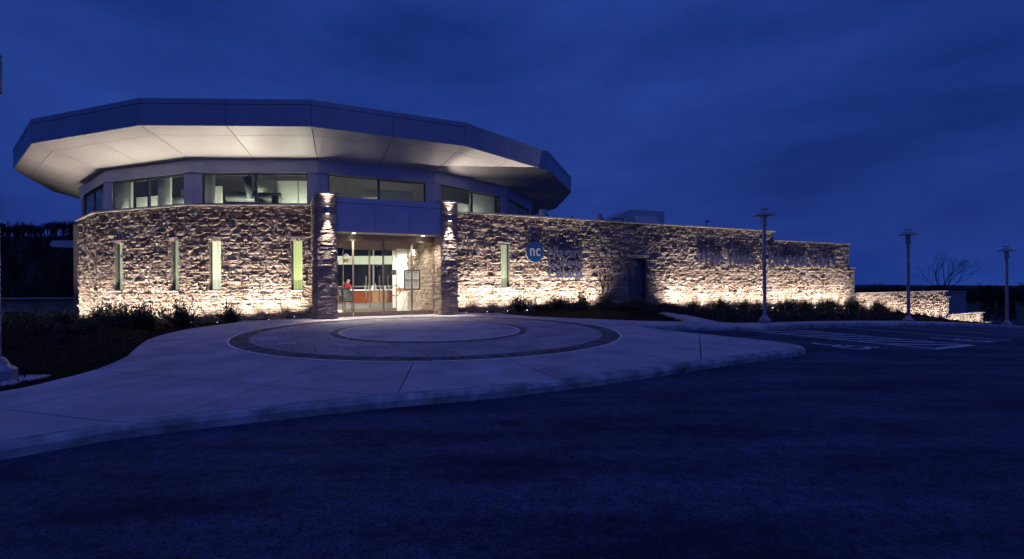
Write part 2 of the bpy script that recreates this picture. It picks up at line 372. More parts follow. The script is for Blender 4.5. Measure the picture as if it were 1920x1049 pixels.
# plaza outline: kerb line first, then the tip, the beds, the walls and the left bed
KERB = [(-11.5, -2.1), (-7.6, 1.1), (-4.06, 3.94), (-3.33, 4.50), (-1.73, 5.20), (-0.85, 5.53), (0.3, 5.90), (1.37, 6.33), (2.6, 6.93), (3.80, 7.57), (5.01, 8.23), (6.51, 8.97),
        (6.98, 9.25), (7.33, 9.62), (7.41, 10.18), (7.05, 11.0), (6.34, 12.32), (5.75, 13.6), (5.62, 14.25)]
def spline(pts, n):
    o = []
    for i in range(len(pts) - 1):
        p0 = pts[max(0, i - 1)]; p1 = pts[i]; p2 = pts[i + 1]; p3 = pts[min(len(pts) - 1, i + 2)]
        for k in range(n):
            t_ = k / n
            o.append(tuple(0.5 * (2 * p1[a] + (p2[a] - p0[a]) * t_ + (2 * p0[a] - 5 * p1[a] + 4 * p2[a] - p3[a]) * t_ ** 2 + (-p0[a] + 3 * p1[a] - 3 * p2[a] + p3[a]) * t_ ** 3) for a in (0, 1)))
    return o + [pts[-1]]
KC = spline(KERB, 4)
def offset(pts, d):
    o = []
    for i, p in enumerate(pts):
        a = pts[max(0, i - 1)]; c = pts[min(len(pts) - 1, i + 1)]; dx, dy = c[0] - a[0], c[1] - a[1]; l = math.hypot(dx, dy)
        o.append((p[0] - dy / l * d, p[1] + dx / l * d))
    return o
KI = offset(KC, 0.17)
SIDE_IN = [(6.2, 14.55), (7.89, 15.69)]
BEDA_E = [(7.89, 15.69), (6.39, 16.14), (4.77, 17.23), (2.92, 18.49), (1.87, 20.18), (1.35, 23.3)]
WALLS = [(-1.0, 22.4), (-0.2, 19.9), (-5.6, 17.7), (-6.75, 20.4), (-8.6, 20.35)]
BEDL_E = spline([(-8.6, 20.35), (-8.35, 17.6), (-8.35, 16.3), (-8.65, 14.6), (-8.55, 13.2), (-8.1, 11.6), (-7.55, 10.5), (-7.0, 9.5), (-6.55, 8.7), (-6.12, 7.5), (-6.05, 6.6), (-6.2, 5.85), (-7.6, 4.3), (-14, -1.2)], 3)
outline = KI + SIDE_IN[:1] + BEDA_E + WALLS + BEDL_E[1:]
def inside(p, poly):
    c = False; n = len(poly); x, y = p
    for i in range(n):
        x0, y0 = poly[i]; x1, y1 = poly[(i + 1) % n]
        if (y0 > y) != (y1 > y) and x < (x1 - x0) * (y - y0) / (y1 - y0) + x0: c = not c
    return c
def slabs(name, poly, cuts, mat, parent, zf, th=0.13, gap=0.010, more_cuts=()):
    """cut an outline along joint lines; every piece becomes a slab with its own edges"""
    bm0 = bmesh.new(); bm0.faces.new([bm0.verts.new((x, y, 0)) for x, y in poly]); bmesh.ops.triangulate(bm0, faces=bm0.faces)
    L_ = [(a, c, cond) for a, c, cond in cuts] + [(a, c, None) for a, c in more_cuts]
    for a, c, cond in L_:
        d = Vector((c[0] - a[0], c[1] - a[1], 0)).normalized()
        bmesh.ops.bisect_plane(bm0, geom=list(bm0.faces) + list(bm0.edges) + list(bm0.verts), plane_co=(a[0], a[1], 0), plane_no=Vector((-d.y, d.x, 0)), dist=1e-5)
    def blocked(e):
        m_ = (e.verts[0].co + e.verts[1].co) / 2
        for a, c, cond in cuts:
            d = Vector((c[0] - a[0], c[1] - a[1], 0)).normalized(); nn = Vector((-d.y, d.x, 0)); o_ = Vector((a[0], a[1], 0))
            if all(abs((v.co - o_).dot(nn)) < 2e-4 for v in e.verts) and cond(m_): return True
        return False
    blk = {e for e in bm0.edges if blocked(e)}; seen = set(); groups = []
    for f in bm0.faces:
        if f in seen: continue
        st_ = [f]; seen.add(f); gr = []
        while st_:
            q = st_.pop(); gr.append(q)
            for e in q.edges:
                if e in blk: continue
                for f2 in e.link_faces:
                    if f2 not in seen: seen.add(f2); st_.append(f2)
        groups.append([[v.co.copy() for v in q.verts] for q in gr])
    bm0.free(); n = 0
    for gr in groups:
        bm = bmesh.new(); key = {}
        def vert(p):
            k = (round(p.x, 4), round(p.y, 4))
            if k not in key: key[k] = bm.verts.new((p.x, p.y, 0))
            return key[k]
        for q in gr:
            vv = []
            for p in q:
                w = vert(p)
                if w not in vv: vv.append(w)
            if len(vv) > 2:
                try: bm.faces.new(vv)
                except ValueError: pass
        bmesh.ops.recalc_face_normals(bm, faces=bm.faces)
        if sum(f.calc_area() for f in bm.faces) < 0.05: bm.free(); continue
        # draw the slab in by half a joint, keep straight edges straight
        bnd = [v for v in bm.verts if v.is_boundary]
        mv = {}
        for v in bnd:
            acc = Vector((0, 0, 0))
            for e in v.link_edges:
                if e.is_boundary:
                    fc = e.link_faces[0]; m_ = (e.verts[0].co + e.verts[1].co) / 2
                    ed = (e.verts[1].co - e.verts[0].co).normalized(); pn = Vector((-ed.y, ed.x, 0))
                    if pn.dot(fc.calc_center_median() - m_) < 0: pn = -pn
                    acc += pn
            mv[v] = acc
        for v, a in mv.items():
            if a.length > 0.1: v.co += a.normalized() * gap
        ext = bmesh.ops.extrude_face_region(bm, geom=list(bm.faces))
        low = [x for x in ext['geom'] if isinstance(x, bmesh.types.BMVert)]
        for v in bm.verts: v.co.z = zf(v.co.x, v.co.y)
        for v in low: v.co.z -= th
        bmesh.ops.recalc_face_normals(bm, faces=bm.faces)
        bmesh.ops.triangulate(bm, faces=[f for f in bm.faces if len(f.verts) > 4])
        c = sum((v.co for v in bm.verts), Vector()) / len(bm.verts)
        for v in bm.verts: v.co -= c
        me = bpy.data.meshes.new(name); bm.to_mesh(me); bm.free(); me.materials.append(MATS[mat])
        link(name, me, parent, c); n += 1
    return n
plaza = empty('pavement', (0, 8, 0), kind='structure')
anyf = lambda c: True
near = lambda c: c.y < 12
RC = (-0.95, 13.3)
def ray(p):
    dx, dy = p[0] - RC[0], p[1] - RC[1]; return (RC, p, lambda c, dx=dx, dy=dy: (c.x - RC[0]) * dx + (c.y - RC[1]) * dy > 0)
slab_cuts = [ray(p) for p in ((-5.29, 5.12), (-3.15, 4.58), (-0.83, 5.66), (1.42, 6.47), (3.99, 8.11), (7.3, 15.1), (3.4, 18.1), (-7.2, 19.5), (-8.6, 14.0), (-8.0, 11.4))]
slab_cuts += [((-6.07, 7.40), (-1.89, 5.93), lambda c: c.x < -0.85 and c.y < 9), ((-5.29, 5.12), (-3.33, 4.52), lambda c: c.y < 8 and c.x < -3.0), ((6.30, 11.94), (4.40, 8.28), lambda c: c.x > 3.5 and c.y < 14)]
wl = [(WING.p(-3, 2.4, 0)[:2], WING.p(10, 2.4, 0)[:2]), (DR2.p(-3, 3.2, 0)[:2], DR2.p(6, 3.2, 0)[:2]), (UN.p(14, 0, 0)[:2], UN.p(14, -5, 0)[:2])]
slabs('slab', outline, slab_cuts, 'concrete', plaza, lambda x, y: gz(x, y), more_cuts=wl)
# dark bed under the joints
bm = bmesh.new(); bm.faces.new([bm.verts.new((x, y, 0)) for x, y in outline])
for a, c in wl:
    d = Vector((c[0] - a[0], c[1] - a[1], 0)).normalized()
    bmesh.ops.bisect_plane(bm, geom=list(bm.faces) + list(bm.edges) + list(bm.verts), plane_co=(a[0], a[1], 0), plane_no=Vector((-d.y, d.x, 0)))
for v in bm.verts: v.co.z = gz(v.co.x, v.co.y) - 0.03
bmesh.ops.triangulate(bm, faces=bm.faces)
me = bpy.data.meshes.new('joint_bed'); bm.to_mesh(me); bm.free(); me.materials.append(MATS['joint']); link('joint_bed', me, plaza)

def kerb_strip(name, line, w, parent, zt, seg=6, inner=1):
    """kerb stones: rounded nose, laid piece by piece along a line (line = road side)"""
    inn = offset(line, w * inner)
    i = 0
    while i < len(line) - 1:
        j = min(i + seg, len(line) - 1); b = MB(); prof = [(0, -0.30), (0, -0.05), (0.18, -0.008), (0.45, 0.0), (1.0, 0.0), (1.0, -0.3)]
        pts = line[i:j + 1]; pin = inn[i:j + 1]
        for q, (p, pi) in enumerate(zip(pts, pin)):
            tq = 0.02 if q == 0 else (-0.02 if q == len(pts) - 1 else 0)
            for (f, z) in prof:
                x, y = p[0] + (pi[0] - p[0]) * f, p[1] + (pi[1] - p[1]) * f
                b.v.append((x, y, zt(x, y) + z))
        k = len(prof)
        for q in range(len(pts) - 1):
            for r_ in range(k - 1): b.f.append((q * k + r_, (q + 1) * k + r_, (q + 1) * k + r_ + 1, q * k + r_ + 1)); b.m.append(0)
        b.f += [tuple(range(k)), tuple(range((len(pts) - 1) * k, len(pts) * k))]; b.m += [0, 0]
        b.build('kerb_stone', 'kerb_concrete', parent); i = j
b = MB(); b.fbox(PORT, 0.76, 5.18, -0.79, 0.12, -0.12, 0.004); b.build('entrance_slab', 'concrete', plaza)
kerb_root = empty('kerb', (3, 7, 0), kind='structure')
kerb_strip('kerb', KC, 0.163, kerb_root, lambda x, y: gz(x, y) + 0.0)

# sidewalk along the parking lot
walk = empty('sidewalk', (12, 15, 0), kind='structure')
low_e = spline([(5.62, 14.28), (6.8, 14.25), (8.0, 13.85), (9.1, 13.5)], 3) + [UN.p(u, -9.2, 0)[:2] for u in np.arange(14.5, 57, 1.5)]
up_e = [(6.3, 14.75), (7.89, 15.65), (8.81, 15.5)] + [UN.p(u, -10.15, 0)[:2] for u in np.arange(14.4, 57, 1.5)]
low_in = offset(low_e, 0.16)
k = 0
def lerp_line(L, t_):
    q = t_ * (len(L) - 1); i = min(int(q), len(L) - 2); f = q - i
    return (L[i][0] + (L[i + 1][0] - L[i][0]) * f, L[i][1] + (L[i + 1][1] - L[i][1]) * f)
NSW = 34
for i in range(NSW):
    a0, a1 = i / NSW + 0.0002, (i + 1) / NSW - 0.0002
    q = [lerp_line(low_in, a0), lerp_line(low_in, a1), lerp_line(up_e, a1), lerp_line(up_e, a0)]
    b = MB(); b.hexa([(x, y, gz(x, y) - 0.14) for x, y in q] + [(x, y, gz(x, y) + 0.004) for x, y in q]); b.build('slab', 'concrete', walk)
kerb_strip('kerb', low_e, 0.153, walk, lambda x, y: gz(x, y) + 0.0, seg=4)
# path to the side door
pL = [(7.85, 15.70), (8.75, 19.21), (9.3, 21.8), (9.75, 26.8)]; pR = [(8.85, 15.52), (9.62, 19.13), (10.3, 22.4), (11.35, 27.5)]
path = empty('path', (9.2, 19, 0), kind='structure')
for i in range(8):
    a0, a1 = i / 8 + 0.001, (i + 1) / 8 - 0.001
    q = [lerp_line(pL, a0), lerp_line(pR, a0), lerp_line(pR, a1), lerp_line(pL, a1)]
    b = MB(); b.hexa([(x, y, gz(x, y) - 0.15) for x, y in q] + [(x, y, gz(x, y) + 0.008) for x, y in q]); b.build('slab', 'concrete', path)
for off in (0.30, 0.52):      # two scored lines along the path
    for i in range(5):
        a0, a1 = i / 8 + 0.004, (i + 1) / 8 - 0.004
        b = MB(); q = []
        for a_ in (a0, a1):
            l, r_ = lerp_line(pL, a_), lerp_line(pR, a_)
            for w in (off, off + 0.05): q.append((l[0] + (r_[0] - l[0]) * w, l[1] + (r_[1] - l[1]) * w))
        q = [q[0], q[1], q[3], q[2]]
        b.hexa([(x, y, gz(x, y) - 0.02) for x, y in q] + [(x, y, gz(x, y) + 0.014) for x, y in q]); b.build('edging_strip', 'edge_stone', path)

# round forecourt paving: soldier rings, slabs between, plain disc
RC = (-0.95, 13.3)
circ = empty('paving_circle', (RC[0], RC[1], 0), kind='structure')
b = MB(); n = 96
b.add([(RC[0] + 5.36 * math.cos(2 * math.pi * i / n), RC[1] + 5.36 * math.sin(2 * math.pi * i / n), z) for z in (-0.01, 0.004) for i in range(n)],
      [tuple(range(n, 2 * n))] + [(i, (i + 1) % n, n + (i + 1) % n, n + i) for i in range(n)])
b.build('joint_bed', 'joint', circ)
def sector(r0, r1, a0, a1, z, th, name, mat, sub=1):
    b = MB(); vs = []
    for i in range(sub + 1):
        a = a0 + (a1 - a0) * i / sub
        for r_ in (r0, r1):
            for zz in (z - th, z): vs.append((RC[0] + r_ * math.cos(a), RC[1] + r_ * math.sin(a), zz))
    fs = []
    for i in range(sub):
        k = i * 4; fs += [(k + 1, k + 3, k + 7, k + 5), (k, k + 1, k + 5, k + 4), (k + 2, k + 6, k + 7, k + 3), (k, k + 4, k + 6, k + 2)]
    fs += [(0, 2, 3, 1), (sub * 4, sub * 4 + 1, sub * 4 + 3, sub * 4 + 2)]
    b.add(vs, fs); return b.build(name, mat, circ)
NB = 168
for i in range(NB):
    w = 2 * math.pi / NB; j = 0.002 * random.uniform(-1, 1)
    sector(4.86, 5.285 + random.uniform(-0.012, 0.004), i * w + 0.0024, (i + 1) * w - 0.0024, 0.018 + j, 0.03, 'paver_brick', 'paver_dark')
for i in range(36):
    w = 2 * math.pi / 36; sector(5.295, 5.36, i * w + 0.0008, (i + 1) * w - 0.0008, 0.016, 0.02, 'edging', 'edge_stone', 3)
NB2 = 92
for i in range(NB2):
    w = 2 * math.pi / NB2; sector(2.65, 2.83, i * w + 0.002, (i + 1) * w - 0.002, 0.022 + 0.002 * random.uniform(-1, 1), 0.03, 'paver_brick', 'paver_dark')
for i in range(24):
    w = 2 * math.pi / 24; sector(2.55, 2.64, i * w + 0.001, (i + 1) * w - 0.001, 0.022, 0.03, 'edging', 'edge_stone', 3)
for a0 in (0.62, 0.62 + math.pi):        # plain disc in two halves
    b = MB(); n = 40; ring = [(RC[0] + 2.54 * math.cos(a0 + math.pi * i / n), RC[1] + 2.54 * math.sin(a0 + math.pi * i / n)) for i in range(n + 1)]
    mx_, my_ = -math.sin(a0) * 0.006, math.cos(a0) * 0.006
    ring = [(x + mx_, y + my_) for x, y in ring]; n = len(ring)
    b.add([(x, y, z) for z in (0.0, 0.020) for x, y in ring], [tuple(range(n, 2 * n))] + [(i, (i + 1) % n, n + (i + 1) % n, n + i) for i in range(n)])
    b.build('disc_slab', 'concrete', circ)
def clip_circle(poly, r_):
    for i in range(48):
        a = 2 * math.pi * i / 48; nx_, ny_ = math.cos(a), math.sin(a); o = []
        for q in range(len(poly)):
            p0, p1 = poly[q], poly[(q + 1) % len(poly)]; d0, d1 = p0[0] * nx_ + p0[1] * ny_ - r_, p1[0] * nx_ + p1[1] * ny_ - r_
            if d0 <= 0: o.append(p0)
            if d0 * d1 < 0: t_ = d0 / (d0 - d1); o.append((p0[0] + (p1[0] - p0[0]) * t_, p0[1] + (p1[1] - p0[1]) * t_))
        poly = o
        if len(poly) < 3: return []
    return poly
ca, sa = math.cos(R(24)), math.sin(R(24))
y0 = -5.2; row = 0
while y0 < 5.2:
    h = 0.62 if row % 2 else 0.46; x0 = -5.4 + random.uniform(0, 0.7)
    while x0 < 5.2:
        w = random.choice((0.62, 0.9, 0.46, 0.75))
        pg = [(x0 + 0.008, y0 + 0.008), (x0 + w - 0.008, y0 + 0.008), (x0 + w - 0.008, y0 + h - 0.008), (x0 + 0.008, y0 + h - 0.008)]
        if all(math.hypot(*p) < 2.7 for p in pg): x0 += w; continue
        pg = clip_circle(pg, 4.90)
        if len(pg) >= 3:
            z = 0.011 + random.uniform(-0.002, 0.002)
            ww = [(RC[0] + ca * x - sa * y, RC[1] + sa * x + ca * y) for x, y in pg]; n = len(ww)
            b = MB(); b.add([(x, y, zz) for zz in (-0.005, z) for x, y in ww], [tuple(range(n, 2 * n))] + [(i, (i + 1) % n, n + (i + 1) % n, n + i) for i in range(n)])
            b.build('paving_slab', 'paver', circ)
        x0 += w
    y0 += h; row += 1

# planting beds
BEDA = [(1.35, 23.4), (1.87, 20.18), (2.92, 18.49), (4.77, 17.23), (6.39, 16.14), (7.89, 15.69), (8.75, 19.21), (9.3, 21.8), (9.75, 26.9)]
BEDB = [(11.3, 27.6), (10.3, 22.4), (9.62, 19.13), (8.85, 15.55)] + [UN.p(u, -10.2, 0)[:2] for u in np.arange(14.6, 52, 1.5)] + [WING.p(44, 0, 0)[:2], WING.p(12, 0, 0)[:2]]
def edge_dist(p, poly):
    m_ = 1e9
    for i in range(len(poly)):
        a, c = poly[i], poly[(i + 1) % len(poly)]; dx, dy = c[0] - a[0], c[1] - a[1]
        t_ = max(0, min(1, ((p[0] - a[0]) * dx + (p[1] - a[1]) * dy) / (dx * dx + dy * dy))); m_ = min(m_, math.hypot(p[0] - a[0] - dx * t_, p[1] - a[1] - dy * t_))
    return m_
from mathutils import noise as mn
def bump_n(x, y, s, a): return mn.noise(Vector((x * s, y * s, 3.1))) * a
def bedz(poly, hgt):
    def f(X, Y):
        e = edge_dist((X, Y), poly); ins = inside((X, Y), poly)
        z = gz(X, Y) - 0.04 + bump_n(X, Y, 3, 0.02) + bump_n(X, Y, 9, 0.012)
        if ins: z += hgt * smooth(e / 2.2)
        return z
    return f
def bedkeep(poly): return lambda X, Y: inside((X, Y), poly) or edge_dist((X, Y), poly) < 0.25
BZA = bedz(BEDA, 0.07); BZB = bedz(BEDB, 0.10)
def bzB(X, Y):      # the long bed holds its height against the wall, then runs down with the kerb
    s, v = WING.sd(X, Y); z = BZB(X, Y); top = -0.42 - 0.012 * max(0, s - 12) - 0.035 * max(0, s - 27) - 0.10 * max(0, s - 34)
    if inside((X, Y), BEDB): z = z + (max(z, top) - z) * smooth((8.5 - v) / 7.0)
    return z
grid('planting_bed', WING, 0.5, 13, 0, 10.5, 60, 50, BZA, 'mulch', keep=bedkeep(BEDA))
grid('planting_bed', WING, 4, 45, 0, 11.5, 130, 46, bzB, 'mulch', keep=bedkeep(BEDB))
def bzL(X, Y): return gz(X, Y) - 0.045 - 0.2 * smooth((-11 - X) / 8) - 0.5 * smooth((-20 - X) / 6) + bump_n(X, Y, 2.5, 0.035) + bump_n(X, Y, 8, 0.018)
grid('planting_bed', Frame((0, 0), 0), -45, -5.6, -32, 2, 150, 130, lambda X, Y: bzL(X, Y), 'mulch',
     keep=lambda X, Y: not (inside((X, Y), outline) and edge_dist((X, Y), outline) > 0.6) and not (Y < 4.2 and UN.sd(X, Y)[1] > -6.3 and X > -14) and not inside((X, Y), [PV(k, 15.5) for k in range(NF)]))

# ------------------------------------------------------------------ parking marks
def mark(name, quads, label, cat, group=None):
    r = None; b = MB()
    for q in quads: b.add([(*UN.p(u, n, 0)[:2], g(u) - 0.126) for u, n in q], [tuple(range(len(q)))])
    o = b.build(name, 'paint_white'); return tag(o, label, cat, group) 
def bar(u0, n0, u1, n1, w=0.1, sub=4):
    du, dn = u1 - u0, n1 - n0; l = math.hypot(du, dn); pu, pn = -dn / l * w / 2, du / l * w / 2; o = []
    for i in range(sub):
        a, c = i / sub, (i + 1) / sub
        o.append([(u0 + du * a + pu, n0 + dn * a + pn), (u0 + du * c + pu, n0 + dn * c + pn), (u0 + du * c - pu, n0 + dn * c - pn), (u0 + du * a - pu, n0 + dn * a - pn)])
    return o
marks = empty('parking_marking', (*UN.p(20, -7, 0)[:2], -0.5), kind='structure')
def mk(name, quads):
    b = MB()
    for q in quads: b.add([(*UN.p(u, n, 0)[:2], g(u) - 0.126) for u, n in q], [tuple(range(len(q)))])
    b.build(name, 'paint_white', marks)
UA, UB, N0, N1 = 13.55, 15.25, -9.15, -5.05
mk('bay_line', bar(UA, N0, UA, N1)); mk('bay_line', bar(UB, N0, UB, N1)); mk('bay_line', bar(UA - 0.05, N1, UB + 0.05, N1, 0.12))
for i in range(6):
    n_ = N0 + 0.55 + i * 0.62; mk('hatch_line', bar(UA + 0.1, n_ - 0.4, UB - 0.1, n_ + 0.45, 0.12))
for i in range(1, 13): mk('bay_line', bar(UB + 2.75 * i, N0, UB + 2.75 * i, N1 - 0.2))
def wheelchair(u0, n0, s=1.0):
    qs = []
    def arc(cx, cy, r_, a0, a1, w, k=14):
        for i in range(k):
            A, B = a0 + (a1 - a0) * i / k, a0 + (a1 - a0) * (i + 1) / k
            qs.append([(cx + (r_ - w / 2) * math.cos(A), cy + (r_ - w / 2) * math.sin(A)), (cx + (r_ + w / 2) * math.cos(A), cy + (r_ + w / 2) * math.sin(A)), (cx + (r_ + w / 2) * math.cos(B), cy + (r_ + w / 2) * math.sin(B)), (cx + (r_ - w / 2) * math.cos(B), cy + (r_ - w / 2) * math.sin(B))])
    def ln(x0, y0, x1, y1, w=0.11):
        dx, dy = x1 - x0, y1 - y0; l = math.hypot(dx, dy); px, py = -dy / l * w / 2, dx / l * w / 2
        qs.append([(x0 + px, y0 + py), (x1 + px, y1 + py), (x1 - px, y1 - py), (x0 - px, y0 - py)])
    arc(0, 0, 0.36, R(120), R(370), 0.1); arc(-0.10, 0.78, 0.06, 0, 2 * math.pi, 0.12)
    ln(-0.08, 0.66, -0.04, 0.12); ln(-0.06, 0.36, 0.24, 0.36, 0.08); ln(-0.04, 0.13, 0.30, 0.13); ln(0.29, 0.16, 0.47, -0.36); ln(0.44, -0.34, 0.62, -0.30, 0.09)
    mk('wheelchair_symbol', [[(u0 + s * x, n0 - s * y) for x, y in q] for q in qs])
wheelchair(12.25, -6.0, 0.85); wheelchair(16.75, -5.55, 0.85)

# ------------------------------------------------------------------ stonework
def stone_unit(seed, nx=6, nz=4):
    r_ = np.random.default_rng(seed); vs = []; fs = []
    ph = r_.uniform(0, 6.28, 4); tilt = r_.uniform(-0.5, 0.5, 2)
    for j in range(nz + 1):
        for i in range(nx + 1):
            x, z = i / nx - 0.5, j / nz - 0.5
            edge = i in (0, nx) or j in (0, nz)
            d = 0.62 + 0.16 * math.sin(5 * x + ph[0]) * math.cos(4 * z + ph[1]) + tilt[0] * x + tilt[1] * z + r_.uniform(-0.31, 0.31)
            if edge: d = d * 0.70 - 0.02 + r_.uniform(-0.10, 0.10)
            jx = 0 if i in (0, nx) else r_.uniform(-0.35, 0.35) / nx; jz = 0 if j in (0, nz) else r_.uniform(-0.3, 0.3) / nz
            if edge: x *= r_.uniform(0.955, 1.0); z *= r_.uniform(0.93, 1.0)
            vs.append((x + jx, d, z + jz))
    W = nx + 1
    for j in range(nz):
        for i in range(nx):
            a = j * W + i
            if r_.random() < 0.5: fs += [(a, a + 1, a + W + 1), (a, a + W + 1, a + W)]
            else: fs += [(a, a + 1, a + W), (a + 1, a + W + 1, a + W)]
    rim = [i for i in range(nx)] + [nx + j * W for j in range(nz)] + [nz * W + nx - i for i in range(nx)] + [(nz - j) * W for j in range(nz)]
    k = len(vs)
    for q in rim: vs.append((vs[q][0], -0.4, vs[q][2]))
    for q in range(len(rim)): a, c = rim[q], rim[(q + 1) % len(rim)]; fs.append((a, k + q, k + (q + 1) % len(rim), c))
    return np.array(vs), fs
UNITS = [stone_unit(s) for s in range(28)]
def unit_mesh(i, mat):
    key = f'stone_{mat}_{i}'
    if key not in bpy.data.meshes:
        me = bpy.data.meshes.new(key); me.from_pydata([tuple(v) for v in UNITS[i][0]], [], UNITS[i][1]); me.materials.append(MATS[mat]); fix(me)
    return bpy.data.meshes[key]
def lay(s0, s1, z0, top, holes, hmin=0.12, hmax=0.29, lmin=0.18, lmax=0.56, zmax=5.0):
    """coursed rubble: list of (s0, s1, z0, z1); top(s) gives the wall head"""
    out_ = []; z = z0
    taken = []
    while z < zmax:
        h = random.uniform(hmin, hmax); s = s0 - random.uniform(0, 0.3)
        while s < s1:
            l = random.uniform(lmin, lmax) * (0.7 + h * 2); a, c = max(s, s0), min(s + l, s1); s += l
            if s1 - c < 0.12: c = s1; s = s1 + 1
            if c - a < 0.08: continue
            segs = [(a, c)]
            for (h0, h1, k0, k1) in holes:
                if z + h * 0.5 > k0 and z + h * 0.5 < k1:
                    ns = []
                    for (p, q) in segs:
                        if q <= h0 or p >= h1: ns.append((p, q)); continue
                        if h0 - p > 0.06: ns.append((p, h0))
                        if q - h1 > 0.06: ns.append((h1, q))
                    segs = ns
            for (p, q) in segs:
                tp = min(top(p + 0.02), top(q - 0.02)); z1 = min(z + h, tp)
                if z1 - z < 0.05: continue
                if z1 - z > 0.16 and random.random() < 0.2:      # split into two thin stones
                    m_ = z + (z1 - z) * random.uniform(0.4, 0.6); out_ += [(p, q, z, m_), (p, q, m_, z1)]
                else: out_.append((p, q, z, z1))
        z += h
    return out_
def set_stones(F, st, parent, mat='stone', n_single=300, depth=(0.06, 0.165), zoff=None):
    cxy = cam.location
    def size(t_):
        p = F.p((t_[0] + t_[1]) / 2, 0, 0); return (t_[1] - t_[0]) * (t_[3] - t_[2]) / (p[0] ** 2 + p[1] ** 2)
    st = sorted(st, key=size, reverse=True); V_ = []; Fc = []; k = 0
    rz = F.ang + math.pi
    for i, (a, c, z0, z1) in enumerate(st):
        u = random.randrange(len(UNITS)); dp = random.uniform(*depth)
        l, h = c - a - 0.012, z1 - z0 - 0.010; p = F.p((a + c) / 2, 0, (z0 + z1) / 2); fl = random.choice((-1, 1))
        if i < n_single:
            link('stone', unit_mesh(u, mat), parent, p, (0, 0, rz), (l, dp, h))
        else:
            v = UNITS[u][0] * np.array((l, dp, h)); cs, sn = math.cos(rz), math.sin(rz)
            V_ += [(p[0] + cs * x - sn * y, p[1] + sn * x + cs * y, p[2] + zz) for x, y, zz in v]
            Fc += [tuple(q + k for q in f) for f in UNITS[u][1]]; k += len(v)
    if V_:
        b = MB(); b.v = V_; b.f = Fc; b.m = [0] * len(Fc); o = b.build('stonework', mat, parent); tag(o, kind='stuff')
def backing(F, s0, s1, z0, prof, holes, parent, thick=0.35, mat='mortar'):
    """the wall body behind the stones, left open at the windows and doors"""
    b = MB(); ss = sorted({s0, s1} | {x for p in prof for x in p[:2]} | {x for h in holes for x in h[:2]}); ss = [x for x in ss if s0 - 1e-6 <= x <= s1 + 1e-6]
    for a, c in zip(ss[:-1], ss[1:]):
        if c - a < 1e-4: continue
        m_ = (a + c) / 2; top = [p[2] for p in prof if p[0] <= m_ <= p[1]][0]
        segs = [(z0, top)]
        for (h0, h1, k0, k1) in holes:
            if h0 <= m_ <= h1:
                ns = []
                for p, q in segs:
                    if k0 > p: ns.append((p, min(q, k0)))
                    if k1 < q: ns.append((max(p, k1), q))
                segs = ns
        for p, q in segs:
            if q - p > 0.01: b.fbox(F, a, c, -thick, 0, p, q)
    b.build('wall_core', mat, parent)
def coping(F, s0, s1, z, parent, over=0.22, th=0.07, back=0.45, piece=1.6, mat='coping'):
    n = max(1, round((s1 - s0) / piece)); l = (s1 - s0) / n
    for i in range(n):
        b = MB(); b.fbox(F, s0 + i * l + 0.004, s0 + (i + 1) * l - 0.004, -back, over, z, z + th); b.build('coping_stone', mat, parent)

BLD = empty('building', (C0[0], C0[1], 0), 'low stone building with a wide many-sided overhanging roof and lit entrance', 'building')
# --- drum
SLIT_Z = (1.13, 3.47)
drum = empty('stone_wall', (*PV(2, 15.9), -0.6), ); drum.parent = BLD; drum.location = Vector((*PV(2, 15.9), -0.6)) - BLD.location
slit_specs = {0: [(6.0 - 0.55, 5.85)], 1: [(1.25, 1.75), (4.92, 5.42)], 2: [(1.02, 1.52), (4.66, 5.16)]}
SLITS = []
drum_st = []
for k in (0, 1, 2):
    F, L = face_frame(k, 15.9); holes = [(a, c, *SLIT_Z) for a, c in slit_specs[k]]
    L2 = L if k != 2 else 5.62
    S0 = 1.75 if k == 0 else 0.0
    backing(F, S0, L2, -0.9, [(S0, L2, HC)], holes, drum)
    st = lay(S0, L2, -0.75, lambda s: HC, holes)
    set_stones(F, st, drum, n_single=(60, 120, 120)[k])
    if k == 0:      # the wall turns back here
        FR_ = Frame(F.p(S0, -2.5, 0)[:2], F.ang - math.pi / 2); set_stones(FR_, lay(0, 2.5, -0.75, lambda s: HC, []), drum, n_single=0, depth=(0.04, 0.1))
        bb_ = MB(); bb_.fbox(F, S0, S0 + 0.3, -2.5, -0.352, -0.9, HC); bb_.build('wall_core', 'mortar', drum)
    coping(F, -0.02 if k else S0 - 0.1, L2 + 0.02, HC, drum)
    for h in holes: SLITS.append((F, h, ('blind_grey', 'blind_grey', 'blind_lit')[k] if not (k == 2 and h[0] > 3) else 'blind_green'))
# --- plain drum wall on the sides that face away
bk = MB()
for k in range(4, 17):
    if k == 3: continue
    F, L = face_frame(k, 15.9)
    if 4 <= k <= 5: continue
    bk.fbox(F, 0, L, -0.35, 0, -1.0, HC)
bk.build('rear_wall', 'mortar', BLD)
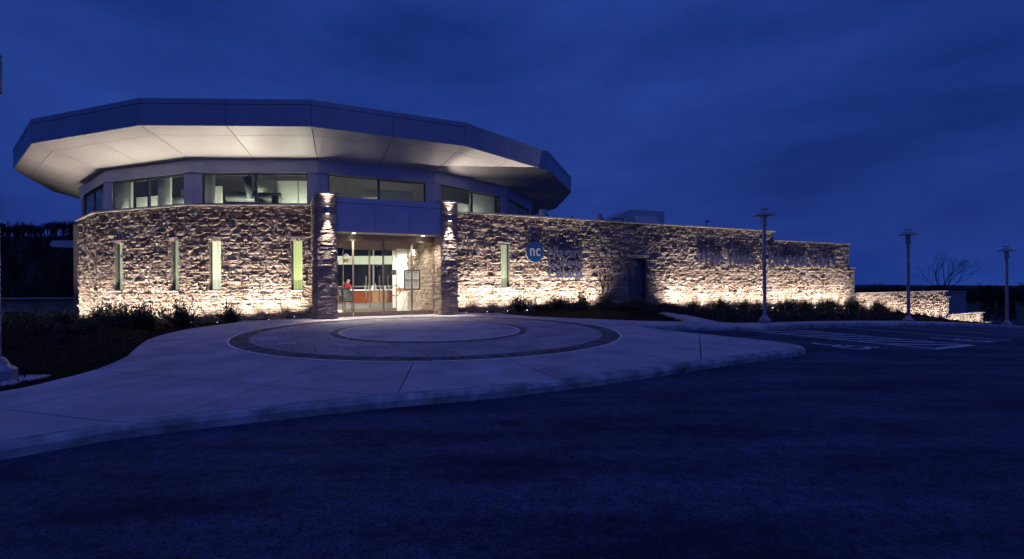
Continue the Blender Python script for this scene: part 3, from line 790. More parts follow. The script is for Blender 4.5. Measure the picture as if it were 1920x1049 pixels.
# --- entrance pillars (fin walls)
FW = 0.75; PL = 5.94
def pillar(s0, label_side, nin):
    o = empty('pillar', PORT.p(s0 + FW / 2, 0, 0)); o.parent = BLD; o.location = Vector(PORT.p(s0 + FW / 2, 0, 0)) - BLD.location
    back = 7.5 if label_side == 'r' else 5.5
    backing(PORT, s0, s0 + FW, -0.4, [(s0, s0 + FW, HC)], [], o, thick=2.95)
    st = lay(s0, s0 + FW, -0.2, lambda s: HC, [], lmin=0.3, lmax=0.7)
    set_stones(PORT, st, o, n_single=60, depth=(0.012, 0.04))
    # side faces
    if label_side == 'l':
        FS = Frame(PORT.p(s0, -2.9, 0)[:2], PORT.ang - math.pi / 2)      # outer side
        set_stones(FS, lay(0, 2.9, -0.5, lambda s: HC, []), o, n_single=0, depth=(0.04, 0.1))
        FI = Frame(PORT.p(s0 + FW, 0.0, 0)[:2], PORT.ang + math.pi / 2)
        set_stones(FI, lay(0, 0.86, -0.05, lambda s: 3.45, []), o, n_single=0, depth=(0.03, 0.07))
    else:
        FI = Frame(PORT.p(s0, -back, 0)[:2], PORT.ang - math.pi / 2)     # side that faces the doorway runs on indoors
        bb = MB(); bb.fbox(PORT, s0, s0 + 0.4, -back, -2.96, -0.2, 3.45); bb.build('inner_core', 'mortar', o)
        set_stones(FI, lay(0, back, -0.05, lambda s: 3.45, []), o, n_single=80, depth=(0.03, 0.09))
    b = MB(); b.fbox(PORT, s0 - 0.09, s0 + FW + 0.09, -2.95, 0.13, HC, HC + 0.08); b.build('cap', 'coping', o)
    return o
pilL = pillar(0.0, 'l', 0); pilR = pillar(PL - FW, 'r', 0)
# --- wing wall
WB0, WB1 = -1.29, 34.4
wing = empty('stone_wall', WING.p(0, 0, -0.4)); wing.parent = BLD; wing.location = Vector(WING.p(0, 0, -0.4)) - BLD.location
wprof = [(WB0, 24.37, HC), (24.37, 33.77, 4.28), (33.77, WB1, 2.36)]
def wtop(s):
    for a, c, z in wprof:
        if a <= s <= c: return z
    return wprof[-1][2] if s > WB1 else HC
wholes = [(2.24, 2.72, *SLIT_Z), (10.87, 12.33, -2.5, 2.95)]
backing(WING, WB0, WB1, -2.6, wprof, wholes, wing)
set_stones(WING, lay(WB0, WB1, -1.9, wtop, wholes), wing, n_single=300)
coping(WING, WB0, 24.45, HC, wing); coping(WING, 24.37, 33.85, 4.28, wing, over=0.14); coping(WING, 33.77, WB1 + 0.1, 2.36, wing, over=0.14)
# return ends of the wing steps
for (s, z0, z1) in ((24.37, 4.28, HC), (33.77, 2.36, 4.28), (WB1, -1.6, 2.36)):
    FS = Frame(WING.p(s, 0, 0)[:2], WING.ang + math.pi / 2)
    set_stones(FS, lay(0, 0.35 if s < 34 else 3.0, z0, lambda q, z1=z1: z1, []), wing, n_single=0, depth=(0.03, 0.08))
b = MB(); b.fbox(WING, 24.0, 24.37, -9, -0.36, 3.9, HC); b.fbox(WING, WB0, 24.0, -12, -0.36, 4.2, 4.35); b.fbox(WING, 24.37, WB1, -9, -0.36, 3.5, 3.62)
b.build('wing_roof', 'roofing', BLD)
b = MB(); b.fbox(WING, 6.5, WB1 - 0.05, -12, -11.7, -2.6, 3.5); b.fbox(WING, WB1 - 0.3, WB1 - 0.05, -11.7, -0.36, -2.6, 2.3); b.build('rear_wall', 'mortar', BLD)
SLITS.append((WING, wholes[0], 'blind_pale'))
# --- slit windows
for F, (a, c, z0, z1), mt in SLITS:
    w = empty('slit_window', F.p((a + c) / 2, -0.2, z0)); w.parent = BLD; w.location = Vector(w.location) - BLD.location
    b = MB(); b.fbox(F, a, c, -0.20, -0.18, z0, z1); b.build('blind', mt, w)
    b = MB(); b.fbox(F, a + 0.03, c - 0.03, -0.136, -0.13, z0 + 0.04, z1 - 0.04); b.build('pane', 'glass', w)
    b = MB(); t_ = 0.045
    b.fbox(F, a, a + t_, -0.17, -0.10, z0, z1); b.fbox(F, c - t_, c, -0.17, -0.10, z0, z1); b.fbox(F, a + t_, c - t_, -0.17, -0.10, z0, z0 + t_); b.fbox(F, a + t_, c - t_, -0.17, -0.10, z1 - t_, z1)
    b.build('frame', 'frame_metal', w)
    b = MB(); b.fbox(F, a - 0.03, c + 0.03, -0.10, 0.12, z0 - 0.07, z0); b.build('sill', 'coping', w)
    b = MB(); b.fbox(F, a - 0.05, c + 0.05, -0.10, 0.11, z1, z1 + 0.09); b.build('lintel', 'coping', w)
# --- side door of the wing
sd = empty('side_door', WING.p(11.6, -0.2, -0.3)); sd.parent = BLD; sd.location = Vector(sd.location) - BLD.location
b = MB(); b.fbox(WING, 10.87, 12.33, -0.30, -0.24, -0.5, 2.93); b.build('leaf', 'door_paint', sd)
b = MB(); b.fbox(WING, 10.87, 10.94, -0.24, -0.12, -0.5, 2.93); b.fbox(WING, 12.26, 12.33, -0.24, -0.12, -0.5, 2.93); b.fbox(WING, 10.94, 12.26, -0.24, -0.12, 2.86, 2.93); b.build('frame', 'frame_metal', sd)
b = MB(); b.fbox(WING, 12.10, 12.22, -0.24, -0.20, 0.78, 1.12); b.fbox(WING, 11.98, 12.2, -0.20, -0.16, 0.92, 0.96); b.build('handle', 'steel', sd)
b = MB(); b.fbox(WING, 10.82, 12.38, -0.2, 0.12, 2.95, 3.04); b.build('lintel', 'coping', sd)

# --- clerestory, band, soffit and roof edge
RI, RO, RW = 15.617, 18.351, 15.5
Z_SILL, Z_WIN, Z_BAND, Z_SOF, Z_TOP = HC + 0.05, 6.52, 7.13, 7.77, 8.82
roof = empty('roof', (C0[0], C0[1], Z_BAND)); roof.parent = BLD; roof.location = (0, 0, Z_BAND)
def radial(k, f, r_):       # point on face k at fraction f along it, radius r_
    a, c = PV(k, r_), PV(k + 1, r_); return (a[0] + (c[0] - a[0]) * f, a[1] + (c[1] - a[1]) * f)
def slope_z(r_): return Z_BAND + (Z_SOF - Z_BAND) * (r_ - RI) / (RO - RI)
G = 0.0028
vis = set(range(-1, 8))
for k in range(-1, 16):
    # soffit: two wide panels and two edge panels
    for f0, f1 in ((0, 0.5), (0.5, 1)):
        for r0, r1 in ((RI - 0.02, 17.62), (17.62, RO - 0.02)):
            ga = G; gb = 0.008
            q = [radial(k, f0 + ga, r0 + gb), radial(k, f1 - ga, r0 + gb), radial(k, f1 - ga, r1 - gb), radial(k, f0 + ga, r1 - gb)]
            rr = (r0 + gb, r0 + gb, r1 - gb, r1 - gb); b = MB()
            b.hexa([(x, y, slope_z(r_)) for (x, y), r_ in zip(q, rr)] + [(x, y, slope_z(r_) + 0.02) for (x, y), r_ in zip(q, rr)]); b.build('soffit_panel', 'soffit', roof)
        # roof-edge panels with a cap strip
        for z0, z1, rr in ((Z_SOF - 0.03, 8.605, RO), (8.62, Z_TOP, RO + 0.012)):
            q = [radial(k, f0 + 0.0012, rr), radial(k, f1 - 0.0012, rr), radial(k, f1 - 0.0012, rr - 0.04), radial(k, f0 + 0.0012, rr - 0.04)]; b = MB()
            b.hexa([(x, y, z0) for x, y in q] + [(x, y, z1) for x, y in q]); b.build('fascia_panel', 'fascia', roof)
b = MB()
for k in range(-1, 16):      # dark body behind the panel joints, and the roof deck
    q = [radial(k, 0, RI - 0.1), radial(k, 1, RI - 0.1), radial(k, 1, RO - 0.05), radial(k, 0, RO - 0.05)]; rr = (RI - 0.1, RI - 0.1, RO - 0.05, RO - 0.05)
    b.hexa([(x, y, slope_z(r_) + 0.03) for (x, y), r_ in zip(q, rr)] + [(x, y, Z_TOP - 0.05) for x, y in q])
b.build('roof_body', 'dark_gap', roof)
n = NF; b = MB(); b.add([(*PV(k, RI - 0.05), z) for z in (8.55, 8.75) for k in range(NF)], [tuple(range(NF)), tuple(range(NF, 2 * NF))] + [(i, (i + 1) % NF, NF + (i + 1) % NF, NF + i) for i in range(NF)])
b.build('deck', 'roofing', roof)
for k in range(-1, 16):
    F, L = face_frame(k, RW); FB, LB = face_frame(k, RI); FP, LP = face_frame(k, RW + 0.06)
    cl = empty('clerestory', F.p(L / 2, 0, Z_SILL)); cl.parent = BLD; cl.location = Vector(cl.location) - BLD.location
    for i in (0, 1):
        b = MB(); b.fbox(FB, LB * 0.5 * i + 0.008, LB * 0.5 * (i + 1) - 0.008, -0.06, 0, Z_WIN + 0.02, Z_BAND - 0.005); b.build('band_panel', 'panel', cl)
    b = MB(); b.fbox(F, 0, L, -0.12, 0.02, Z_WIN + 0.03, Z_BAND - 0.02); b.build('band_core', 'dark_gap', cl)
    if 10 <= k <= 13 or not (-1 <= k <= 6):
        b = MB(); b.fbox(F, 0, L, -0.1, 0, HC - 0.2, Z_WIN); b.build('wall_panel', 'panel', cl); continue
    for (a, c) in ((0, 0.46), (L - 0.46, L)):
        b = MB(); b.fbox(FP, a + 0.004, c + (0.02 if a > 1 else 0), -0.14, 0, Z_SILL + 0.03, Z_WIN + 0.016); b.build('corner_panel', 'panel', cl)
    b = MB(); w0, w1, wm = 0.46, L - 0.46, L / 2; zb, zt = 5.10, 6.50
    for (a, c, y0_, y1_) in ((w0, w0 + 0.05, zb, zt), (w1 - 0.05, w1, zb, zt), (wm - 0.05, wm + 0.05, zb + 0.05, zt - 0.05), (w0 + 0.05, w1 - 0.05, zb, zb + 0.05), (w0 + 0.05, w1 - 0.05, zt - 0.05, zt)):
        b.fbox(F, a, c, -0.10, 0.0, y0_, y1_)
    b.build('frame', 'frame_metal', cl)
    for a, c in ((w0 + 0.05, wm - 0.05), (wm + 0.05, w1 - 0.05)):
        b = MB(); b.fbox(F, a, c, -0.056, -0.05, zb + 0.05, zt - 0.05); b.build('pane', 'glass', cl)
    b = MB(); b.fbox(F, 0.02, L - 0.02, -0.2, 0.05, HC - 0.1, zb - 0.004); b.build('sill_panel', 'panel', cl)
    if k in (0, 1, 2, 3, 4):
        b = MB(); b.fbox(F, -0.05, L + 0.05, 0.052, 0.30, HC - 0.12, HC + 0.06); b.build('ledge', 'roofing', cl)
# --- entrance portal
por = empty('entrance_portal', PORT.p(PL / 2, -0.5, 3.5)); por.parent = BLD; por.location = Vector(por.location) - BLD.location
s0, s1 = FW + 0.006, PL - FW - 0.006; zt0, zt1 = 3.52, 4.89
w3 = [s0, s0 + (s1 - s0) * 0.345, s0 + (s1 - s0) * 0.675, s1]
for a, c in zip(w3[:-1], w3[1:]):
    b = MB(); b.fbox(PORT, a + 0.006, c - 0.006, -0.10, -0.06, zt0, 4.655); b.build('portal_panel', 'panel', por)
b = MB(); b.fbox(PORT, s0, s1, -0.14, -0.045, 4.67, zt1); b.build('cap_flashing', 'panel', por)
b = MB(); b.fbox(PORT, s0, s1, -2.95, -0.145, 3.62, 4.86); b.build('portal_core', 'dark_gap', por)
b = MB(); b.fbox(PORT, s0, s1, -5.6, -0.105, 4.865, 4.885); b.build('portal_roof', 'panel', por)
for i in range(3):
    for (d0, d1) in ((-0.9, -0.105), (-3.2, -0.96)):
        b = MB(); b.fbox(PORT, s0 + (s1 - s0) * i / 3 + 0.004, s0 + (s1 - s0) * (i + 1) / 3 - 0.004, d0, d1, 3.50, 3.515); b.build('ceiling_panel', 'soffit', por)
# --- doors: fixed side lights and a sliding pair, and an inner pair behind the lobby
dr = empty('entrance_door', PORT.p(2.9, -0.9, 0)); dr.parent = BLD; dr.location = Vector(dr.location) - BLD.location
def leaf(a, c, d, pulls=(), top=3.30, bot=0.20, name='door_leaf'):
    b = MB(); b.fbox(PORT, a + 0.008, a + 0.038, d - 0.025, d + 0.025, 0.012, top); b.fbox(PORT, c - 0.038, c - 0.008, d - 0.025, d + 0.025, 0.012, top)
    b.fbox(PORT, a + 0.038, c - 0.038, d - 0.025, d + 0.025, 0.012, bot); b.fbox(PORT, a + 0.038, c - 0.038, d - 0.025, d + 0.025, top - 0.07, top)
    o = b.build(name, 'bronze', dr)
    b = MB(); b.fbox(PORT, a + 0.039, c - 0.039, d - 0.006, d + 0.006, bot, top - 0.07); b.build('pane', 'door_glass', o)
    for s in pulls:
        b = MB(); b.tube(PORT.p(s, d + 0.09, 0.62), PORT.p(s, d + 0.09, 1.75), 0.022, 0.022, 8)
        for z in (0.75, 1.62): b.tube(PORT.p(s, d + 0.09, z), PORT.p(s, d + 0.02, z), 0.012, 0.012, 6)
        b.build('pull_handle', 'steel', o)
D0 = -0.9
leaf(0.80, 1.52, D0); leaf(1.52, 2.81, D0 + 0.0, pulls=(2.62,)); leaf(2.81, 4.09, D0 + 0.0, pulls=(3.0,)); leaf(4.09, 5.12, D0)
b = MB(); b.fbox(PORT, s0, s1, D0 - 0.06, D0 + 0.05, 3.305, 3.498); b.build('header', 'bronze', dr)
b = MB(); b.fbox(PORT, s0, s1, D0 - 0.1, D0 + 0.1, -0.02, 0.012); b.build('threshold', 'steel', dr)
D1 = -3.3
leaf(1.40, 2.66, D1, pulls=(2.48,), top=3.1); leaf(2.66, 4.0, D1, pulls=(2.86,), top=3.1)
b = MB(); b.fbox(PORT, s0, 5.1, D1 - 0.05, D1 + 0.05, 3.1, 3.5); b.build('header', 'bronze', dr)

# ------------------------------------------------------------------ indoors (seen through the glass)
inn = empty('interior', (C0[0], C0[1], 0)); inn.parent = BLD; inn.location = (0, 0, 0)
b = MB(); b.add([(*PV(k, 15.5), z) for z in (-0.25, -0.03) for k in range(NF)], [tuple(range(NF)), tuple(range(NF, 2 * NF))] + [(i, (i + 1) % NF, NF + (i + 1) % NF, NF + i) for i in range(NF)]); b.build('floor', 'floor_tile', inn)
b = MB(); b.fbox(PORT, s0, s1, -4.6, -0.8, -0.2, -0.005); b.build('lobby_floor', 'floor_tile', inn)
b = MB(); b.add([(*PV(k, 15.4), z) for z in (7.05, 7.10) for k in range(NF)], [tuple(range(NF)), tuple(range(NF, 2 * NF))] + [(i, (i + 1) % NF, NF + (i + 1) % NF, NF + i) for i in range(NF)]); b.build('ceiling', 'ceiling_dark', inn)
# white partitions behind the clerestory
def part(k, f0, f1, r_, z0, z1, name='partition', mat='plaster'):
    p, q = radial(k, f0, r_), radial(k, f1, r_); F = Frame(p, math.atan2(q[1] - p[1], q[0] - p[0])); b = MB(); b.fbox(F, 0, math.dist(p, q), -0.12, 0, z0, z1); return b.build(name, mat, inn)
part(2, 0.32, 0.53, 13.2, 0, 6.7); part(2, 0.535, 0.74, 13.2, 0, 6.7); part(2, 0.745, 1.0, 13.2, 0, 6.7)
part(1, 0.0, 0.36, 14.2, 0, 6.0); part(1, 0.36, 0.46, 14.2, 0, 7.0); part(1, 0.46, 1.0, 13.6, 0, 6.35); part(0, 0.0, 0.95, 14.4, 0, 6.9); part(4, 0.35, 1.0, 14.5, 0, 6.0); part(4, 0.62, 1.0, 14.75, 0, 6.9); part(5, 0, 1, 14.5, 0, 5.8); part(-1, 0, 1, 13.6, 0, 6.6); part(3, 0.62, 1.0, 13.2, 4.6, 6.5)
for k, f in ((1, 0.03), (1, 0.55), (2, 0.06), (0, 0.5)):      # pale posts just behind the glass
    p = radial(k, f, 14.9); b = MB(); b.tube((*p, 0), (*p, 7.0), 0.26, 0.26, 16); b.build('column', 'plaster', inn, smooth=True)
def duct(p0, p1, r_): b = MB(); b.tube(p0, p1, r_, r_, 16); b.build('duct', 'duct', inn, smooth=True)
for k in (1, 2):
    p, q = radial(k, 0.1, 13.9), radial(k, 0.6, 13.7); duct((*p, 5.75), (*q, 5.75), 0.24)
    p = radial(k, 0.33, 13.9); duct((*p, 5.6), (p[0] - 0.25, p[1], 7.0), 0.2)
    p = radial(k, 0.42, 14.1); duct((p[0], p[1], 5.0), (p[0], p[1] + 0.9, 5.6), 0.42)
for k, f in ((2, 0.585), (2, 0.80), (4, 0.3)):
    p = radial(k, f, 14.3); b = MB(); b.tube((*p, 5.72 if f < 0.7 else 5.25), (*p, 7.05), 0.012, 0.012, 6)
    b.lathe([(0.01, 0.62), (0.15, 0.60), (0.17, 0.52), (0.17, 0.0), (0.14, 0.0)], 16, (*p, 5.12 if f < 0.7 else 4.7)); b.build('pendant_lamp', 'black', inn, smooth=False)
# far glazing, spandrel and mullions
FG = Frame((-24.0, 45.0), R(2))
b = MB(); b.fbox(FG, 0, 26, -0.2, -0.1, -0.1, 7.0); b.build('night_window', 'night_glass', inn)
b = MB(); b.fbox(FG, 0, 26, -0.09, 0.0, 3.35, 4.2); b.build('spandrel', 'spandrel_glow', inn)
for s in np.arange(0.6, 26, 2.05):
    b = MB(); b.fbox(FG, s, s + 0.16, -0.09, 0.06, 0, 3.35); b.fbox(FG, s, s + 0.16, -0.09, 0.06, 4.2, 7.0); b.build('mullion', 'plaster', inn)
b = MB(); b.fbox(FG, 0, 26, -0.09, 0.05, 1.05, 1.17); b.build('transom', 'plaster', inn)
b = MB(); b.tube(PORT.p(1.3, -13, 0), PORT.p(1.3, -13, 7.0), 0.42, 0.42, 20); b.build('column', 'plaster', inn, smooth=True)
# lobby partition on the right and side wall
b = MB(); b.fbox(PORT, 4.35, 8.2, -5.7, -5.55, 0, 3.5); b.build('partition', 'plaster', inn)
b = MB(); b.fbox(PORT, 4.55, 5.3, -5.54, -5.52, 1.15, 1.95); b.build('poster', 'paper', inn)
b = MB(); b.fbox(PORT, 4.5, 5.35, -5.56, -5.53, 0.98, 1.13); b.build('rail', 'wood_tan', inn)
b = MB(); b.fbox(PORT, 0.0, 0.7, -6.0, -3.0, 0, 3.5); b.build('partition', 'plaster', inn)
b = MB(); b.fbox(PORT, 0.7, 8.2, -5.6, -3.22, 3.52, 3.6); b.build('lobby_ceiling', 'plaster', inn)
# counter
ct = empty('reception_counter', PORT.p(3.0, -7.3, 0), 'long red brown wooden reception counter with pale top behind the glass doors', 'counter')
for i, (a, c, m_) in enumerate(((0.4, 2.0, 'wood_red'), (2.0, 2.28, 'wood_tan'), (2.28, 3.5, 'wood_red'), (3.5, 4.35, 'wood_tan'), (4.35, 4.9, 'wood_red'))):
    b = MB(); b.fbox(PORT, a + 0.004, c - 0.004, -7.5, -7.0, 0.32, 1.0); b.build('front_panel', m_, ct)
b = MB(); b.fbox(PORT, 0.45, 4.85, -7.48, -7.06, -0.03, 0.315); b.build('plinth', 'steel', ct)
b = MB(); b.fbox(PORT, 0.3, 5.0, -7.7, -6.92, 1.003, 1.06); b.build('counter_top', 'paper', ct)
for i, (s, d, h, r_) in enumerate(((3.15, -7.2, 0.26, 0.05), (3.35, -7.3, 0.3, 0.045), (3.55, -7.15, 0.24, 0.08), (3.75, -7.3, 0.34, 0.06), (4.0, -7.2, 0.28, 0.045), (4.25, -7.25, 0.22, 0.09), (4.5, -7.2, 0.26, 0.05))):
    p = PORT.p(s, d, 1.06); b = MB(); b.lathe([(r_, 0), (r_, h * 0.62), (r_ * 0.8, h * 0.72), (r_ * 0.35, h * 0.8), (r_ * 0.35, h)], 12)
    o = b.build('bottle', ('sign_white', 'steel', 'paper')[i % 3]); o.location = p; tag(o, 'small pale bottle standing among others on the reception counter', 'bottle', 'bottles on the reception counter')
# person behind the counter, bowed over the worktop
def person():
    me = bpy.data.meshes.new('person'); V_ = []; E_ = []; Rr = []
    def add(p, r_, par=None):
        V_.append(p); Rr.append(r_)
        if par is not None: E_.append((par, len(V_) - 1))
        return len(V_) - 1
    # local axes: x = to the right of the picture, y = away from camera, z up; the figure leans to the right and forward
    hip = add((0, 0, 0.95), 0.15); wst = add((0.03, -0.04, 1.10), 0.14, hip); chest = add((0.09, -0.10, 1.27), 0.165, wst); sh = add((0.13, -0.14, 1.39), 0.12, chest)
    nk = add((0.18, -0.17, 1.46), 0.06, sh); hd0 = add((0.215, -0.20, 1.52), 0.085, nk); hd1 = add((0.24, -0.22, 1.60), 0.098, hd0); hd2 = add((0.235, -0.215, 1.68), 0.07, hd1)
    ns = add((0.30, -0.30, 1.575), 0.022, hd1)
    for s in (-1, 1):
        a = add((0.12 + 0.19 * s, -0.13, 1.36), 0.075, sh); e = add((0.16 + 0.24 * s, -0.24, 1.13), 0.052, a); w = add((0.22 + 0.15 * s, -0.42, 1.07), 0.036, e); pm = add((0.24 + 0.13 * s, -0.49, 1.075), 0.04, w)
        for q in range(4): f1 = add((0.22 + 0.13 * s + 0.022 * (q - 1.5) * 1.4, -0.55 - 0.006 * (q % 2), 1.078), 0.010, pm); add((0.22 + 0.13 * s + 0.022 * (q - 1.5) * 1.5, -0.595 + 0.008 * abs(q - 1.5), 1.068), 0.008, f1)
        t1 = add((0.24 + 0.13 * s - 0.05 * s, -0.50, 1.08), 0.011, pm); add((0.24 + 0.13 * s - 0.065 * s, -0.54, 1.075), 0.009, t1)
        h = add((0.10 * s, 0.0, 0.86), 0.10, hip); kn = add((0.11 * s, -0.02, 0.50), 0.072, h); an = add((0.11 * s, 0.03, 0.09), 0.045, kn); add((0.12 * s, -0.12, 0.035), 0.04, an)
    me.from_pydata(V_, E_, [])
    o = bpy.data.objects.new('person', me); COL.objects.link(o)
    md = o.modifiers.new('skin', 'SKIN'); sk = me.skin_vertices[0].data
    for i, r_ in enumerate(Rr): sk[i].radius = (r_, r_)
    sk[0].use_root = True
    o.modifiers.new('sub', 'SUBSURF').levels = 2
    dg = bpy.context.evaluated_depsgraph_get(); m2 = bpy.data.meshes.new_from_object(o.evaluated_get(dg))
    bpy.data.objects.remove(o)
    m2.materials.clear()
    for k in ('shirt_red', 'skin', 'trousers', 'paper'): m2.materials.append(MATS[k])
    for p in m2.polygons:
        c = p.center; mi = 0
        if c.z < 0.98: mi = 2
        if c.z > 1.475 and c.x > 0.12: mi = 1
        if c.y < -0.34 and c.z < 1.2: mi = 1
        if mi == 1 and c.z > 1.60 and c.x < 0.22 and c.y > -0.20: mi = 3
        p.material_index = mi; p.use_smooth = True
    return link('person', m2, None, PORT.p(2.05, -8.05, -0.03), (0, 0, PORT.ang))
tag(person(), 'person in a red shirt bowed over the reception counter', 'person')
# chalk menu board on an easel
def strokes(b, F, a, c, d, z0, z1, rows, seed, mi=0, h=0.022, tilt=None):
    r_ = random.Random(seed)
    for i in range(rows):
        z = z1 - (z1 - z0) * (i + 0.5) / rows; s = a + (c - a) * r_.uniform(0.05, 0.2); e = c - (c - a) * r_.uniform(0.05, 0.25)
        while s < e: l = r_.uniform(0.03, 0.07); b.fbox(F, s, min(s + l, e), d, d + 0.003, z, z + h, mi); s += l + 0.014
ez = empty('menu_easel', PORT.p(1.3, -1.8, 0), 'grey chalk menu board leaning on a thin black easel inside the door', 'easel')
FT = PORT
b = MB(); P_ = PORT.p
b.hexa([P_(1.07, -1.74, 0.58), P_(1.70, -1.74, 0.58), P_(1.70, -1.77, 0.58), P_(1.07, -1.77, 0.58), P_(0.95, -1.92, 1.22), P_(1.53, -1.92, 1.20), P_(1.53, -1.95, 1.20), P_(0.95, -1.95, 1.22)]); b.build('board', 'chalkboard', ez)
def onb(u, w): # point on the board face
    x = 1.07 + 0.63 * u - (0.12 if True else 0) * w - 0.05 * u * w; return P_(x, -1.735 - 0.18 * w, 0.58 + 0.63 * w)
b = MB(); r_ = random.Random(4)
for i in range(9):
    w = 0.12 + 0.085 * i; u = r_.uniform(0.36, 0.5)
    while u < 0.85: l = r_.uniform(0.04, 0.1); b.add([onb(u, w), onb(u + l, w), onb(u + l, w + 0.03), onb(u, w + 0.03)], [(0, 1, 2, 3)]); u += l + 0.025
for i in range(4):
    w = 0.5 + 0.1 * i; b.add([onb(0.08, w), onb(0.25, w), onb(0.25, w + 0.04), onb(0.08, w + 0.04)], [(0, 1, 2, 3)])
b.build('chalk_writing', 'chalk', ez)
for p0, p1 in ((P_(1.15, -1.62, 0), P_(1.22, -1.97, 1.5)), (P_(1.62, -1.62, 0), P_(1.36, -1.97, 1.5)), (P_(1.38, -2.35, 0), P_(1.3, -1.97, 1.45))):
    b = MB(); b.tube(p0, p1, 0.016, 0.014, 6); b.build('leg', 'black', ez)
# poster frame on a stand
ps = empty('poster_stand', PORT.p(4.4, -2.05, 0), 'dark frame holding four printed sheets on a slim tripod stand', 'poster stand')
b = MB(); b.fbox(PORT, 4.03, 4.81, -2.04, -2.0, 1.10, 2.02); b.build('frame', 'frame_blue', ps)
for i in (0, 1):
    for j in (0, 1):
        a, z = 4.08 + 0.36 * i, 1.15 + 0.43 * j; b = MB(); b.fbox(PORT, a, a + 0.31, -1.999, -1.996, z, z + 0.38); o = b.build('sheet', 'paper', ps)
        b = MB(); b.fbox(PORT, a + 0.05, a + 0.26, -1.995, -1.993, z + 0.315, z + 0.345); strokes(b, PORT, a + 0.04, a + 0.28, -1.995, z + 0.09, z + 0.30, 7, i * 2 + j, h=0.010); b.build('print', 'ink', o)
for p0, p1 in ((P_(3.85, -1.85, 0), P_(4.3, -2.06, 1.15)), (P_(4.95, -1.85, 0), P_(4.5, -2.06, 1.15)), (P_(4.42, -2.6, 0), P_(4.4, -2.06, 1.15)), (P_(4.1, -1.97, 1.0), P_(4.7, -1.97, 1.0))):
    b = MB(); b.tube(p0, p1, 0.014, 0.012, 6); b.build('leg', 'steel', ps)
# vine hoop hung on the inner door, round notice on it
def torus(name, c, F, r_, t_, mat, label, cat):
    b = MB(); n, m_ = 28, 6; vs = []
    for i in range(n):
        a = 2 * math.pi * i / n
        for j in range(m_):
            q = 2 * math.pi * j / m_; rr = r_ + (t_ + random.uniform(-0.006, 0.006)) * math.cos(q); vs.append(F.p(c[0] + rr * math.cos(a), c[1] + t_ * math.sin(q), c[2] + rr * math.sin(a)))
    fs = [(i * m_ + j, ((i + 1) % n) * m_ + j, ((i + 1) % n) * m_ + (j + 1) % m_, i * m_ + (j + 1) % m_) for i in range(n) for j in range(m_)]
    b.add(vs, fs); return tag(b.build(name, mat), label, cat)
torus('vine_hoop', (3.34, D0 - 0.045, 1.08), PORT, 0.235, 0.014, 'vine', 'brown twisted vine hoop hung on the glass entrance door', 'wreath')
b = MB(); n = 20; b.add([PORT.p(3.86 + 0.14 * math.cos(2 * math.pi * i / n), d, 1.95 + 0.14 * math.sin(2 * math.pi * i / n)) for d in (D1 + 0.008, D1 + 0.018) for i in range(n)], [tuple(range(n)), tuple(range(n, 2 * n))] + [(i, (i + 1) % n, n + (i + 1) % n, n + i) for i in range(n)])
tag(b.build('round_notice', 'chalkboard'), 'small round dark notice stuck on the inner glass door', 'notice')
# artichoke pendant
pc = Vector(PORT.p(1.95, -6.2, 2.55)); pd = empty('pendant_lamp', pc, 'layered pale and copper leaf pendant lamp hanging above the lobby', 'lamp')
b = MB(); b.tube(pc + Vector((0, 0, 0.4)), pc + Vector((0, 0, 4.5)), 0.01, 0.01, 6); b.build('cord', 'black', pd)
for row in range(7):
    z = 0.40 - row * 0.055; rr = 0.20 * math.sin(math.pi * (row + 1.2) / 8.2) + 0.02; n = 10 + (row % 2)
    for i in range(n):
        a = 2 * math.pi * (i + 0.5 * (row % 2)) / n; cx, sx = math.cos(a), math.sin(a); b = MB(); w = 0.05
        q = [(rr * 0.55, -w * 0.7, z + 0.06), (rr * 0.55, w * 0.7, z + 0.06), (rr + 0.03, w, z - 0.04), (rr + 0.06, 0, z - 0.07), (rr + 0.03, -w, z - 0.04)]
        b.add([(pc.x + cx * x - sx * y, pc.y + sx * x + cx * y, pc.z + zz) for x, y, zz in q], [(0, 1, 2, 3, 4)]); b.build('leaf', 'copper' if row > 3 else 'paper', pd)

# ------------------------------------------------------------------ lamps
def area(name, loc, direc, sx, sy, watt, col, parent=None, spread=None):
    d = bpy.data.lights.new(name, 'AREA'); d.shape = 'RECTANGLE'; d.size = sx; d.size_y = sy; d.energy = watt; d.color = col
    if spread: d.spread = R(spread)
    o = bpy.data.objects.new(name, d); COL.objects.link(o)
    l = Vector(loc); o.rotation_euler = Vector(direc).to_track_quat('-Z', 'Y').to_euler()
    if parent: o.parent = parent; l -= wloc(parent)
    o.location = l; return o
def spot(name, loc, direc, watt, ang, blend, col, parent=None, rad=0.02):
    d = bpy.data.lights.new(name, 'SPOT'); d.energy = watt; d.spot_size = R(ang); d.spot_blend = blend; d.color = col; d.shadow_soft_size = rad
    o = bpy.data.objects.new(name, d); COL.objects.link(o); l = Vector(loc); o.rotation_euler = Vector(direc).to_track_quat('-Z', 'Y').to_euler()
    if parent: o.parent = parent; l -= wloc(parent)
    o.location = l; return o
WARM = (1.0, 0.89, 0.81)
ci = [0]
